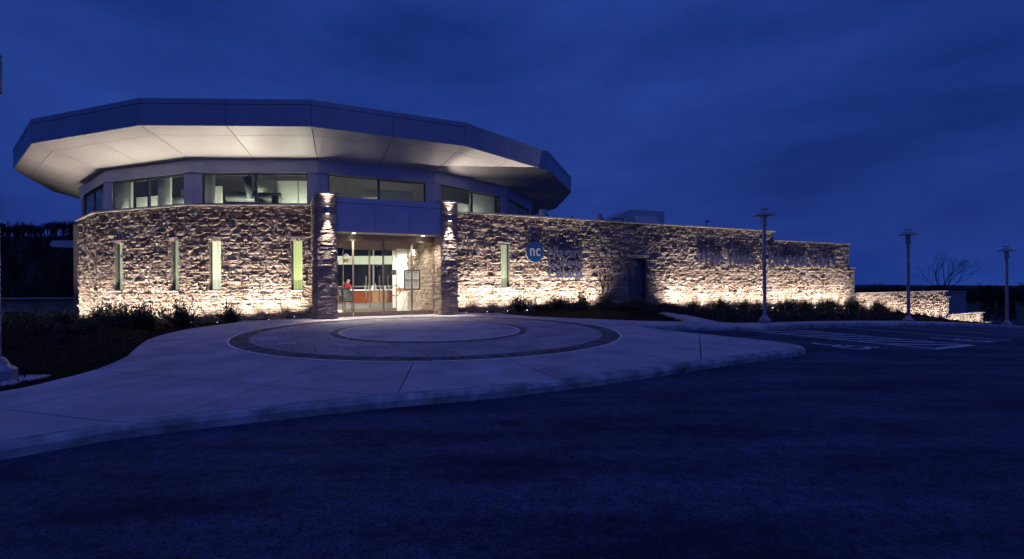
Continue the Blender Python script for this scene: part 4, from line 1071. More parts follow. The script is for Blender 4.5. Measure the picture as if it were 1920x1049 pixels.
def washer(F, s, z, d, watt, label, group, ln=0.34):
    c = F.p(s, d, z); o = empty('ground_uplight', c, label, 'light', group)
    b = MB(); b.fbox(F, s - ln / 2, s + ln / 2, d - 0.06, d + 0.06, z - 0.10, z + 0.03); b.fbox(F, s - ln / 2, s + ln / 2, d + 0.06, d + 0.075, z - 0.1, z + 0.07); b.build('housing', 'frame_metal', o)
    b = MB(); b.fbox(F, s - ln / 2 + 0.02, s + ln / 2 - 0.02, d - 0.05, d + 0.05, z + 0.031, z + 0.038); b.build('lens', 'lens', o)
    dirv = Vector((-F.n[0] * 0.54, -F.n[1] * 0.54, 1))
    L_ = area('light', (c[0], c[1], z + 0.05), dirv, 0.08, ln - 0.06, watt, WARM, o, spread=104)
    # long side of the lamp runs along the wall
    zax = -dirv.normalized(); yax = Vector((F.D[0], F.D[1], 0)); yax = (yax - zax * yax.dot(zax)).normalized(); xax = yax.cross(zax)
    L_.rotation_euler = Matrix((xax, yax, zax)).transposed().to_euler()
PW = 54.0
F0, L0 = face_frame(0, 15.9); F1, L1 = face_frame(1, 15.9); F2, L2 = DR2, 5.6
for F, L, ss in ((F0, L0, (2.4, 3.7, 5.0)), (F1, L1, (0.6, 1.75, 2.9, 4.05, 5.2)), (F2, L2, (0.5, 1.6, 2.7, 3.8, 4.9))):
    for s in ss:
        p = F.p(s, 1.0, 0); washer(F, s, bzL(p[0], p[1]) + 0.07 if p[0] < -8.4 else gz(p[0], p[1]) + 0.05, 0.86, PW, 'low linear uplight at the foot of the many-sided stone wall', 'uplights along the many-sided stone wall')
for s in [0.0, 1.15, 2.3, 3.45, 4.6, 5.75, 6.9, 8.05, 14.1, 15.0] + list(np.arange(15.9, 33.5, 1.2)):
    p = WING.p(s, 1.0, 0); z = gz(p[0], p[1]) + 0.05 if s < 1.4 else ((BZA if s < 11 else bzB)(p[0], p[1]) + 0.06)
    washer(WING, s, z, 0.86, PW * (0.95 if s > 13 else 1.0), 'low linear uplight at the foot of the long straight stone wall', 'uplights along the long stone wall')

# pillar sconces: up-and-down cylinders
def sconce(s, z, label):
    c = PORT.p(s, 0.13, z); o = empty('wall_sconce', c, label, 'light')
    b = MB(); b.lathe([(0.075, -0.13), (0.085, -0.13), (0.085, 0.13), (0.075, 0.13), (0.07, 0.10)], 18, c); b.build('cylinder', 'sensor_blue', o)
    b = MB(); b.fbox(PORT, s - 0.04, s + 0.04, 0.0, 0.06, z - 0.05, z + 0.05); b.build('bracket', 'frame_metal', o)
    for sg in (-1, 1):
        b = MB(); b.lathe([(0.001, 0.132 * sg), (0.066, 0.132 * sg), (0.066, 0.137 * sg), (0.001, 0.137 * sg)], 14, c); b.build('lens', 'lens', o)
        area('light', (c[0], c[1], z + 0.16 * sg), (-PORT.n[0] * 0.04, -PORT.n[1] * 0.04, sg), 0.06, 0.06, 15 if sg < 0 else 6, WARM, o, spread=44 if sg < 0 else 62)
sconce(0.39, 4.30, 'small up and down cylinder light on the pillar beside the menu easel'); sconce(5.54, 4.25, 'small up and down cylinder light on the pillar beside the poster stand')
b = MB(); p = PORT.p(5.58, 0.05, 1.45); q = PORT.p(5.58, 0.12, 1.45); b.tube(p, q, 0.085, 0.08, 18)
tag(b.build('door_button', 'sensor_blue'), 'round pale door opener button on the right hand entrance pillar', 'button')

# soffit floods standing on the wall heads
def flood(p, direc, watt, ang, label, blend=0.6):
    o = empty('soffit_floodlight', p, label, 'light', 'floodlights aimed at the soffit')
    d = Vector(direc).normalized(); b = MB(); b.tube(Vector(p) - Vector((0, 0, 0.12)), Vector(p) - Vector((0, 0, 0.03)), 0.02, 0.02, 8); b.tube(Vector(p) - d * 0.07, Vector(p) + d * 0.02, 0.05, 0.06, 12); b.build('housing', 'frame_metal', o)
    spot('light', Vector(p) + d * 0.05, d, watt, ang, blend, WARM, o, rad=0.05)
def fl(k, f, r_, z, aim_k, aim_f, aim_r, aim_z, watt, ang, **kw):
    p = (*radial(k, f, r_), z); q = (*radial(aim_k, aim_f, aim_r), aim_z); flood(p, Vector(q) - Vector(p), watt, ang, 'small floodlight on the wall head aimed up at the soffit', **kw)
def cove(k, f0, f1, watt, out_, label):
    F, L = face_frame(k, 16.0); a, c = L * f0, L * f1; m_ = (a + c) / 2; z = 5.04
    o = empty('cove_light', F.p(m_, 0, z), label, 'light', 'cove lights along the wall head')
    b = MB(); b.fbox(F, a, c, -0.05, 0.05, z - 0.04, z); b.build('housing', 'frame_metal', o)
    dirv = Vector((F.n[0] * out_, F.n[1] * out_, 1)); L_ = area('light', F.p(m_, 0.0, z + 0.02), dirv, 0.06, c - a, watt, WARM, o, spread=105)
    zax = -dirv.normalized(); yax = Vector((F.D[0], F.D[1], 0)); xax = yax.cross(zax); L_.rotation_euler = Matrix((xax, yax, zax)).transposed().to_euler()
for k, f0, f1, w in ((2, 0.06, 0.74, 62), (1, 0.06, 0.94, 60), (0, 0.33, 0.94, 42)):
    cove(k, f0, f1, w * 0.38, 0.95, 'long thin cove light behind the stone coping aimed up at the soffit')
fl(3, 0.88, 15.78, 5.05, 4, 0.42, 18.2, 7.74, 330, 60)
# entrance downlights
for (s, d) in ((1.5, -0.5), (4.5, -0.5), (1.4, -2.1), (4.4, -2.1), (2.9, -2.1)):
    c = PORT.p(s, d, 3.497); o = empty('downlight', c, 'small recessed round downlight in the entrance ceiling', 'light', 'entrance ceiling downlights')
    b = MB(); b.lathe([(0.09, -0.004), (0.10, -0.004), (0.10, 0.0), (0.09, 0.0)], 18, c); b.build('trim', 'steel', o)
    b = MB(); b.lathe([(0.001, -0.006), (0.075, -0.006), (0.075, -0.002), (0.001, -0.002)], 16, c); b.build('lens', 'downlight', o)
    spot('light', (c[0], c[1], 3.47), (0, 0, -1), 300, 130, 0.7, (1.0, 0.9, 0.78), o, rad=0.06)
for (s, d) in ((2.6, -4.5), (5.0, -4.4), (1.4, -4.6)):  # fill lamps added to brighten the lobby behind the inner doors
    c = PORT.p(s, d, 3.518); o = empty('downlight', c, 'added round downlight brightening the lobby behind the inner doors', 'light', 'added lobby downlights')
    b = MB(); b.lathe([(0.12, -0.006), (0.13, -0.006), (0.13, 0.0), (0.12, 0.0)], 18, c); b.build('trim', 'steel', o)
    spot('light', (c[0], c[1], 3.48), (0, 0, -1), 520, 150, 0.6, (1.0, 0.95, 0.88), o, rad=0.1)
# indoor ceiling lights
for i, (x, y, z, w) in enumerate(((-5.5, 27.5, 6.6, 800), (-8.0, 36, 6.6, 900), (-3.5, 31, 6.6, 450))):
    o = empty('indoor_light', (x, y, z), 'flat panel light hanging under the dark lobby ceiling', 'light', 'indoor ceiling lights')
    b = MB(); b.box(x - 0.5, x + 0.5, y - 0.3, y + 0.3, z + 0.02, z + 0.06); b.build('housing', 'steel', o)
    area('light', (x, y, z), (0, 0, -1), 0.9, 0.5, w, (1.0, 0.94, 0.84), o)
for k, f, r_, w in ((2, 0.25, 14.3, 110), (2, 0.75, 14.3, 110), (1, 0.25, 14.95, 70), (1, 0.75, 14.6, 90), (0, 0.5, 15.0, 70), (4, 0.6, 15.15, 60), (-1, 0.5, 14.6, 60)):  # added upward lamps, low behind the glass, to brighten the clerestory partitions
    x, y = radial(k, f, r_); o = empty('indoor_light', (x, y, 4.4), 'added linear uplight brightening the rooms behind the clerestory windows', 'light', 'lights behind the clerestory')
    b = MB(); b.box(x - 0.4, x + 0.4, y - 0.08, y + 0.08, 4.30, 4.37); b.build('housing', 'steel', o)
    area('light', (x, y, 4.40), (0, 0.35, 1), 0.7, 0.1, w * 0.5, (0.97, 1.0, 0.80), o)

# ------------------------------------------------------------------ signs
def text_islands(txt, size, extrude):
    cu = bpy.data.curves.new('txt', 'FONT'); cu.body = txt; cu.size = size; cu.extrude = extrude; cu.resolution_u = 3; cu.space_character = 1.04; cu.offset = 0.018
    o = bpy.data.objects.new('txt', cu); COL.objects.link(o); dg = bpy.context.evaluated_depsgraph_get(); dg.update()
    me = bpy.data.meshes.new_from_object(o.evaluated_get(dg)); bpy.data.objects.remove(o); bpy.data.curves.remove(cu)
    n = len(me.vertices); par = list(range(n))
    def find(i):
        while par[i] != i: par[i] = par[par[i]]; i = par[i]
        return i
    # extruded text comes as separate shells: weld by position first
    key = {}
    for v in me.vertices:
        k = (round(v.co.x, 5), round(v.co.y, 5)); 
        if k in key: par[find(v.index)] = find(key[k])
        else: key[k] = v.index
    for e in me.edges: par[find(e.vertices[0])] = find(e.vertices[1])
    grp = {}
    for i in range(n): grp.setdefault(find(i), []).append(i)
    items = []
    for ids in grp.values():
        xs_ = [me.vertices[i].co.x for i in ids]; items.append([min(xs_), max(xs_), set(ids)])
    items.sort(key=lambda t_: t_[0]); merged = []
    for it in items:
        if merged and it[0] < merged[-1][1] - 0.4 * min(it[1] - it[0], merged[-1][1] - merged[-1][0]): merged[-1][1] = max(merged[-1][1], it[1]); merged[-1][2] |= it[2]
        else: merged.append(it)
    outp = []
    for a, c, ids in merged:
        fs = [tuple(p.vertices) for p in me.polygons if p.vertices[0] in ids]; used = sorted(ids); mp_ = {k: i for i, k in enumerate(used)}
        outp.append(([tuple(me.vertices[k].co) for k in used], [tuple(mp_[k] for k in f) for f in fs]))
    return outp
def sign_line(txt, s0, s1, zb, cap, root, F, d, th, mat):
    isl = text_islands(txt, 1.0, 0.5); xs_ = [v[0] for vs_, _ in isl for v in vs_]; x0, x1 = min(xs_), max(xs_); kx = (s1 - s0) / (x1 - x0); kz = cap / 0.70
    for vs_, fs in isl:
        b = MB(); b.add([F.p(s0 + (x - x0) * kx, d + z * th, zb + y * kz) for x, y, z in vs_], fs); b.build('letter', mat, root)
    for q in (s0 + 0.1, s1 - 0.1): pass
sg = empty('wall_sign', WING.p(6.2, 0.2, 1.6), 'three lines of blue grey metal letters beside the round blue sign', 'sign')
sign_line('Niagara', 5.03, 7.36, 2.82, 0.56, sg, WING, 0.20, 0.07, 'letter_metal'); sign_line('College', 5.02, 7.35, 2.24, 0.56, sg, WING, 0.20, 0.07, 'letter_metal'); sign_line('Canada', 5.02, 7.36, 1.66, 0.56, sg, WING, 0.20, 0.07, 'letter_metal')
sg2 = empty('wall_sign', WING.p(24, 0.2, 2.5), 'single long line of metal letters high on the stone wall behind the lamp post', 'sign')
sign_line('Wine Visitor + Education Centre', 16.4, 31.5, 2.55, 0.92, sg2, WING, 0.22, 0.09, 'letter_metal')
ds = empty('disc_sign', WING.p(4.19, 0.2, 3.05), 'round blue sign with two pale letters mounted on the stone wall', 'sign')
def disc(r_, d0, d1, mat, name):
    b = MB(); n = 40; b.add([WING.p(4.19 + r_ * math.cos(2 * math.pi * i / n), d, 3.05 + r_ * math.sin(2 * math.pi * i / n)) for d in (d0, d1) for i in range(n)], [tuple(range(n)), tuple(range(n, 2 * n))] + [(i, (i + 1) % n, n + (i + 1) % n, n + i) for i in range(n)]); b.build(name, mat, ds)
disc(0.56, 0.16, 0.245, 'sign_white', 'backing'); disc(0.545, 0.246, 0.256, 'sign_blue', 'face')
sign_line('nc', 3.86, 4.52, 2.86, 0.60, ds, WING, 0.262, 0.01, 'sign_white')
b = MB(); b.fbox(WING, 4.3, 4.52, 0.08, 0.13, 0.36, 0.56); tag(b.build('wall_box', 'unit_dull', bevel=0.01), 'small grey service box low on the stone wall below the round sign', 'box')
b = MB(); b.fbox(DR2, 5.30, 5.50, 0.09, 0.14, 0.12, 0.36); tag(b.build('wall_box', 'unit_dull', bevel=0.01), 'small grey service box low on the stone wall beside the entrance pillar', 'box')

# ------------------------------------------------------------------ stepped garden wall beyond the wing
gw = empty('garden_wall', WING.p(46, 0, -2.5), 'stepped low stone garden wall running on past the building to the shed', 'wall')
gprof = [(WB1 + 0.02, 49.3, 0.33), (49.3, 49.9, -0.25), (49.9, 56.8, -1.90), (56.8, 58.5, -2.92)]
def gtop(s):
    for a, c, z in gprof:
        if a <= s <= c: return z
    return gprof[0][2] if s < 40 else gprof[-1][2]
backing(WING, WB1 + 0.02, 58.5, -6.0, gprof, [], gw)
set_stones(WING, lay(WB1 + 0.02, 58.5, -4.2, gtop, [], hmin=0.14, hmax=0.3, lmin=0.3, lmax=0.95, zmax=0.4), gw, n_single=300)
for a, c, z in gprof: coping(WING, a, c + 0.08, z, gw, over=0.14)
for s in list(np.arange(35.2, 57, 1.35)):
    p = WING.p(s, 0.5, 0); z = bzB(p[0], p[1]) + 0.06 if s < 43.5 else g(UN.sd(p[0], p[1])[0]) - 0.55
    washer(WING, s, max(z, gtop(s) - 2.6) if s < 50 else gtop(s) - 1.3, 0.86, PW * 0.6, 'low linear uplight at the foot of the stepped garden wall', 'uplights along the garden wall')
# low wall of the terrace on the far left
lw = empty('terrace_wall', (-30, 32, -1), 'unlit low stone terrace wall with a small white framed opening', 'wall')
FL = Frame((-38, 32), 0.0)
backing(FL, 0, 14, -2.0, [(0, 14, 0.46)], [(5.2, 7.5, -2, -0.42)], lw)
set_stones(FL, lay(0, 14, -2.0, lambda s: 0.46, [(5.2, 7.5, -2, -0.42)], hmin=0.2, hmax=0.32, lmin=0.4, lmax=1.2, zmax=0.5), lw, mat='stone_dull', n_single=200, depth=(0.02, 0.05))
coping(FL, 0, 14, 0.46, lw)
b = MB(); b.fbox(FL, 5.2, 5.35, -0.1, 0.09, -2, -0.42); b.fbox(FL, 7.3, 7.5, -0.1, 0.09, -2, -0.42); b.fbox(FL, 5.2, 7.5, -0.1, 0.09, -0.42, -0.34); b.build('opening_frame', 'sign_white', lw)
b = MB(); b.fbox(FL, 5.35, 7.3, -0.2, -0.15, -2, -0.42); b.build('opening_back', 'black', lw)
# rounded canopy on the hidden side of the drum
b = MB(); pr = []
for i in range(9): a = R(90 + 180 * i / 8); pr.append((-26.4 + 0.20 * math.cos(a), 4.10 + 0.20 * math.sin(a)))
pr += [(-23.0, 3.78), (-23.0, 4.30)]
n = len(pr); b.add([(x, y, z) for y in (29.0, 31.5) for x, z in pr], [tuple(range(n)), tuple(range(n, 2 * n))] + [(i, (i + 1) % n, n + (i + 1) % n, n + i) for i in range(n)]); b.build('canopy', 'panel', BLD)

# ------------------------------------------------------------------ roof plant
hv = empty('rooftop_unit', (12.9, 33.4, 4.36), 'grey sloped rooftop air handling unit behind the long parapet', 'rooftop unit')
FH = Frame((12.45, 33.0), 0.30); b = MB()
prof = [(0, 4.36), (0, 6.72), (3.0, 6.72), (3.0, 4.36)]
b.fbox(FH, 0, 3.0, -2.2, 0, 4.36, 6.72); b.build('cabinet', 'unit_metal', hv, bevel=0.02)
b = MB(); P = FH.p
b.add([P(0.0, 0, 4.4), P(0.0, 0, 6.68), P(-1.9, 0, 5.95), P(-1.9, 0, 4.4), P(0.0, -2.1, 4.4), P(0.0, -2.1, 6.68), P(-1.9, -2.1, 5.95), P(-1.9, -2.1, 4.4)], [(0, 1, 2, 3), (4, 7, 6, 5), (1, 5, 6, 2), (2, 6, 7, 3), (0, 3, 7, 4)]); b.build('hood', 'unit_metal', hv)
b = MB(); b.add([P(0.25, 0.02, 6.3), P(2.2, 0.02, 6.3), P(2.75, 0.75, 4.6), P(0.5, 0.75, 4.6), P(0.25, 0.02, 4.6), P(2.2, 0.02, 4.6)], [(0, 1, 2, 3), (0, 3, 4), (1, 5, 2), (3, 2, 5, 4)]); b.build('rain_hood', 'unit_metal', hv)
b = MB(); b.fbox(FH, 1.7, 2.5, 0.02, 0.05, 5.75, 6.2); b.build('access_panel', 'galv', hv)
b = MB(); b.tube(P(-1.75, 0.3, 4.36), P(-1.75, 0.3, 6.0), 0.03, 0.03, 6); b.tube(P(-1.75, 0.3, 6.0), P(-0.9, 0.3, 6.0), 0.03, 0.03, 6); b.tube(P(-0.9, 0.3, 6.0), P(-0.9, 0.3, 4.36), 0.03, 0.03, 6); b.build('pipe', 'black', hv)
def vent(x, y, z0, z1, r_, label):
    b = MB(); b.lathe([(r_ * 0.8, 0), (r_ * 0.8, (z1 - z0) * 0.62), (r_ * 1.1, (z1 - z0) * 0.64), (r_ * 1.1, z1 - z0 - 0.02), (r_ * 0.9, z1 - z0)], 16, (x, y, z0)); tag(b.build('roof_vent', 'galv'), label, 'vent')
vent(4.72, 26.0, 4.36, 5.62, 0.22, 'stubby round metal vent pipe on the roof below the overhang'); vent(10.0, 32.4, 4.36, 6.35, 0.14, 'slim capped metal vent pipe beside the rooftop unit')
b = MB(); b.tube(WING.p(19.6, -1.6, 4.36), WING.p(19.6, -1.6, 5.72), 0.03, 0.03, 8); b.tube(WING.p(19.6, -1.6, 5.68), WING.p(19.9, -1.6, 5.68), 0.06, 0.05, 8); tag(b.build('roof_spotlight', 'black'), 'tiny dark spotlight on a short stem above the parapet', 'light')
for s in (4.6, 5.4, 7.1, 9.3):
    b = MB(); b.lathe([(0.03, 0), (0.05, 0.1), (0.06, 0.18), (0.03, 0.24)], 8, WING.p(s, -0.35, HC + 0.07)); tag(b.build('roof_stud', 'black'), 'tiny dark anchor stud on the parapet coping', 'anchor', 'anchor studs on the parapet')

# ------------------------------------------------------------------ lamp posts
def lamp_post(loc, label, head=True, hgt=3.92, bs=1.0):
    o = empty('lamp_post', loc, label, 'lamp post', 'lamp posts'); c = Vector(loc)
    b = MB(); b.lathe([(r_ * (bs if r_ > 0.07 else 1), q_ * bs) for r_, q_ in ((0.165, 0.0), (0.165, 0.10), (0.155, 0.115), (0.10, 0.16), (0.075, 0.22), (0.068, 0.24))], 16, c); b.build('base', 'lamp_paint', o)
    b = MB(); b.lathe([(0.058, 0.22), (0.053, hgt - 0.68), (0.05, hgt - 0.67), (0.05, hgt - 0.56)], 16, c); b.build('pole', 'lamp_paint', o, smooth=False)
    z = hgt
    b = MB(); b.lathe([(0.085, z - 0.60), (0.095, z - 0.58), (0.095, z - 0.55), (0.08, z - 0.54)], 14, c); b.build('collar', 'lamp_paint', o)
    b = MB(); b.lathe([(0.072, z - 0.54), (0.072, z - 0.24)], 14, c); b.build('lens_tube', 'unit_metal', o)
    for i in range(3):
        a = 2 * math.pi * i / 3 + 0.4; x, y = 0.082 * math.cos(a), 0.082 * math.sin(a); b = MB(); b.tube(c + Vector((x, y, z - 0.55)), c + Vector((x, y, z - 0.03)), 0.007, 0.007, 5); b.build('rod', 'lamp_paint', o)
    if head:
        b = MB(); b.lathe([(0.30, z - 0.255), (0.315, z - 0.25), (0.14, z - 0.13), (0.11, z - 0.12), (0.09, z - 0.125), (0.125, z - 0.145)], 22, c); b.build('shade', 'lamp_paint', o)
        b = MB(); b.lathe([(0.115, z - 0.04), (0.125, z - 0.03), (0.115, z - 0.005), (0.02, z)], 18, c); b.build('top_cap', 'lamp_paint', o)
    else:
        b = MB(); b.lathe([(0.088, z - 0.5), (0.088, z - 0.05), (0.05, z)], 16, c); b.build('shade', 'lamp_paint', o)
    return o
lamp_post((10.45, 15.51, -0.01), 'pale lamp post standing by the kerb in front of the long letter sign')
lamp_post((18.85, 18.96, -0.36), 'pale lamp post by the kerb in front of the stepped garden wall')
lamp_post((27.07, 22.31, -0.85), 'pale lamp post by the kerb out past the end of the garden wall')
lamp_post((-7.05, 6.78, -0.02), 'lamp post on a concrete pad in the bed beside the plaza path', head=False, hgt=4.95, bs=1.45)
b = MB(); b.box(-7.5, -6.55, 6.35, 7.15, -0.30, -0.02); tag(b.build('lamp_pad', 'concrete'), 'small square concrete pad under a lamp post in the bed', 'pad')

# ------------------------------------------------------------------ plants
def shrub_mesh(seed, nb, h, w, droop=0.0, leaf=0.035, mats=('leaf', 'bark'), nl=11):
    r_ = np.random.default_rng(seed); V_ = []; F_ = []; M_ = []
    for i in range(nb):
        az = r_.uniform(0, 2 * math.pi); el = r_.uniform(0.25, 1.45); L = h * (0.55 + 0.5 * r_.random()) * (0.75 + 0.25 * math.sin(el))
        d = np.array((math.cos(az) * math.cos(el) * w / h * 1.2, math.sin(az) * math.cos(el) * w / h * 1.2, math.sin(el)))
        p = np.array((r_.normal(0, w * 0.12), r_.normal(0, w * 0.12), 0.02)); q = p + d * L
        k = len(V_); pr_ = np.cross(d, (0.3, 0.5, 0.81)); pr_ = pr_ / (np.linalg.norm(pr_) + 1e-6) * 0.006
        V_ += [p + pr_, p - pr_, q]; F_.append((k, k + 1, k + 2)); M_.append(1)
        for j in range(nl):
            t_ = 0.25 + 0.75 * (j + r_.random()) / nl; c = p + (q - p) * t_ + r_.normal(0, 0.012, 3); c[2] -= droop * t_ * t_
            a = d * 0.6 + r_.normal(0, 0.55, 3); a = a / (np.linalg.norm(a) + 1e-6) * leaf * r_.uniform(0.8, 1.7); s_ = np.cross(a, r_.normal(0, 1, 3)); s_ = s_ / (np.linalg.norm(s_) + 1e-6) * leaf * 0.33
            k = len(V_); V_ += [c, c + a * 0.5 + s_, c + a, c + a * 0.5 - s_]; F_.append((k, k + 1, k + 2, k + 3)); M_.append(0)
    me = bpy.data.meshes.new('shrub'); me.from_pydata([tuple(v) for v in V_], [], F_); [me.materials.append(MATS[x]) for x in mats]; me.polygons.foreach_set('material_index', M_); me.update(); return me
SH = [shrub_mesh(i, 120, 0.62, 0.46, leaf=0.042) for i in range(4)]
SHR = [shrub_mesh(20 + i, 220, 0.5, 0.50, 0.04) for i in range(2)]
SHL = [shrub_mesh(30 + i, 260, 0.34, 0.5, 0.05, mats=('leaf_dry', 'bark')) for i in range(2)]
def plant(me, x, y, z, s, label, group, cat='shrub', sz=None):
    o = link('shrub', me, None, (x, y, z - 0.02), (0, 0, random.uniform(0, 6.28)), (s, s, sz or s)); return tag(o, label, cat, group)
GL = 'shrubs in the bed by the many-sided wall'
lab1 = 'dark spiky evergreen shrub in the mulch bed against the many-sided wall'
for x, y, s, lb in ((-14.6, 18.0, 1.4, lab1), (-13.37, 16.9, 1.45, lab1), (-12.4, 16.4, 1.45, lab1), (-10.75, 15.2, 1.65, 'largest dark spiky shrub in front of the second slit window'), (-11.35, 15.7, 1.1, 'small spiky shrub tucked behind the largest shrub'), (-9.95, 15.9, 1.65, 'full spiky shrub below the pale glowing slit window'), (-15.6, 19.4, 1.4, 'spiky shrub at the far corner of the many-sided wall')):
    plant(random.choice(SH), x, y, bzL(x, y), s, lb, GL)
plant(SH[1], -9.1, 17.6, bzL(-9.1, 17.6), 1.45, 'lone spiky shrub between the stone wall and the plaza edge', GL)
for x, y, s in ((-17.2, 17.6, 1.7), (-16.2, 16.9, 1.6), (-15.3, 17.1, 1.6), (-18.4, 18.2, 1.8), (-19.8, 19.2, 1.8), (-16.8, 19.8, 1.6), (-17.9, 16.6, 1.5), (-20.5, 17.5, 1.8)):
    plant(random.choice(SHR), x, y, bzL(x, y), s, 'dark rounded evergreen shrub in the unlit row below the terrace wall', 'shrubs below the terrace wall')
for x, y, s in ((-12.6, 13.6, 1.2), (-13.6, 14.2, 1.3), (-11.6, 13.2, 1.1), (-12.2, 14.6, 1.2), (-10.2, 11.5, 0.8), (-11.0, 10.9, 0.8), (-10.4, 10.4, 0.6)):
    plant(random.choice(SHL), x, y, bzL(x, y), s, 'low straggly plant in the open mulch of the large bed', 'low plants in the large bed')
GA = 'shrubs in the bed below the round sign'
def pw(s, v, f): p = WING.p(s, v, 0); return p[0], p[1], f(p[0], p[1])
for s, v, sc, me, lb in ((2.4, 1.7, 1.6, SH[0], 'spiky evergreen shrub below the slit window of the long wall'), (4.75, 1.6, 1.8, SHR[0], 'rounded evergreen shrub below the round blue sign'), (6.35, 1.5, 1.7, SH[1], 'spiky shrub under the metal letters next to the young tree'),
                      (7.95, 1.5, 1.75, SH[2], 'spiky shrub between the young tree and the side door'), (9.75, 1.8, 1.8, SHR[1], 'large rounded evergreen shrub close to the grey side door')):
    x, y, z = pw(s, v, BZA); plant(me, x, y, z, sc, lb, GA)
for s, v, sc in ((3.3, 2.2, 1.2), (5.4, 2.3, 1.2), (6.9, 2.6, 1.4), (8.4, 2.8, 1.5), (9.4, 3.0, 1.6), (10.2, 3.3, 1.6), (8.0, 3.9, 1.4), (9.0, 4.6, 1.5), (7.2, 3.4, 1.3), (9.6, 4.0, 1.5), (8.6, 5.4, 1.3), (7.6, 5.0, 1.2), (6.2, 3.3, 1.2), (4.6, 3.0, 1.0), (7.9, 6.6, 1.1), (6.9, 5.6, 1.0)):
    x, y, z = pw(s, v, BZA); plant(random.choice(SHL), x, y, z, sc, 'low brownish mounded plant at the front of the small bed', 'low plants in the small bed')
GB = 'shrubs along the long bed'
for s, sc in zip((14.5, 16.1, 17.6, 19.2, 20.6, 22.3, 23.7, 24.9, 27.0, 28.6, 30.2, 31.6, 33.0, 34.5, 36.0, 37.6, 39.2, 40.6), (1.2, 1.4, 1.3, 1.45, 1.1, 1.3, 1.5, 1.3, 1.4, 1.45, 1.5, 1.4, 1.3, 1.4, 1.2, 1.1, 1.1, 1.0)):
    x, y, z = pw(s, 1.6 + random.uniform(-0.3, 0.5), bzB); plant(random.choice(SH), x, y, z, sc, 'small spiky shrub in the long bed beside the path to the side door' if s < 16 else 'small spiky shrub in the long bed below the long line of letters' if s < 32 else 'small spiky shrub in the long bed before the stepped garden wall', GB)
# low ground cover filling the long bed
V_ = []; F_ = []; k = 0
r_ = np.random.default_rng(5)
for i in range(9000):
    s, v = r_.uniform(5, 42), r_.uniform(0.9, 11); p = WING.p(s, v, 0)
    if not inside(p[:2], BEDB): continue
    z = None; c = np.array((p[0], p[1], 0)); zz = gz(p[0], p[1]); tp = -0.12 - 0.012 * max(0, s - 12) - 0.035 * max(0, s - 27)
    zz = bzB(p[0], p[1]) if i % 1 == 0 else zz; c[2] = zz
    a = r_.normal(0, 1, 3); a[2] = abs(a[2]) + 0.6; a = a / np.linalg.norm(a) * r_.uniform(0.05, 0.12); s_ = np.cross(a, r_.normal(0, 1, 3)); s_ = s_ / (np.linalg.norm(s_) + 1e-6) * 0.03
    V_ += [c - s_ * 0.4, c + a * 0.6 + s_, c + a, c + a * 0.6 - s_]; F_.append((k, k + 1, k + 2, k + 3)); k += 4
me = bpy.data.meshes.new('ground_cover'); me.from_pydata([tuple(v) for v in V_], [], F_); me.materials.append(MATS['leaf_dry']); o = link('ground_cover', me); tag(o, 'low leafy ground cover spread over the long bed', 'ground cover', kind='stuff')
# bark chips on the large bed
V_ = []; F_ = []; k = 0
for i in range(14000):
    x, y = r_.uniform(-17, -6), r_.uniform(5.5, 19)
    if inside((x, y), outline): continue
    c = np.array((x, y, bzL(x, y) + 0.012)); a = np.append(r_.normal(0, 1, 2), r_.normal(0, 0.35)); a = a / np.linalg.norm(a) * r_.uniform(0.02, 0.05); s_ = np.cross(a, (r_.normal(0, 0.3), r_.normal(0, 0.3), 1)); s_ = s_ / np.linalg.norm(s_) * 0.012
    V_ += [c - a - s_, c - a + s_, c + a + s_, c + a - s_]; F_.append((k, k + 1, k + 2, k + 3)); k += 4
plain('chip', (0.035, 0.018, 0.012), 0.9, var=0.7, nscale=40, spec=0.1)
me = bpy.data.meshes.new('bark_chips'); me.from_pydata([tuple(v) for v in V_], [], F_); me.materials.append(MATS['chip']); tag(link('bark_chips', me), 'loose brown bark chips covering the large bed', 'mulch', kind='stuff')
# garden stake lights
for s, v in ((2.75, 2.2), (5.05, 2.4), (9.55, 3.5)):
    x, y, z = pw(s, v, BZA); b = MB(); b.tube((x, y, z - 0.1), (x, y, z + 0.3), 0.02, 0.02, 6); b.tube((x, y, z + 0.3), (x, y, z + 0.38), 0.035, 0.03, 8); tag(b.build('garden_stake', 'lamp_paint'), 'short pale stake standing among the shrubs of the small bed', 'stake', 'stakes in the small bed')
for s, v in ((15.5, 6.2), (17.9, 5.2), (23.5, 5.0), (26.0, 4.4)):
    x, y, z = pw(s, v, bzB); b = MB(); b.tube((x, y, z - 0.1), (x, y, z + 0.3), 0.02, 0.02, 6); b.tube((x, y, z + 0.3), (x, y, z + 0.38), 0.035, 0.03, 8); tag(b.build('garden_stake', 'lamp_paint'), 'short pale stake standing in the ground cover of the long bed', 'stake', 'stakes in the long bed')

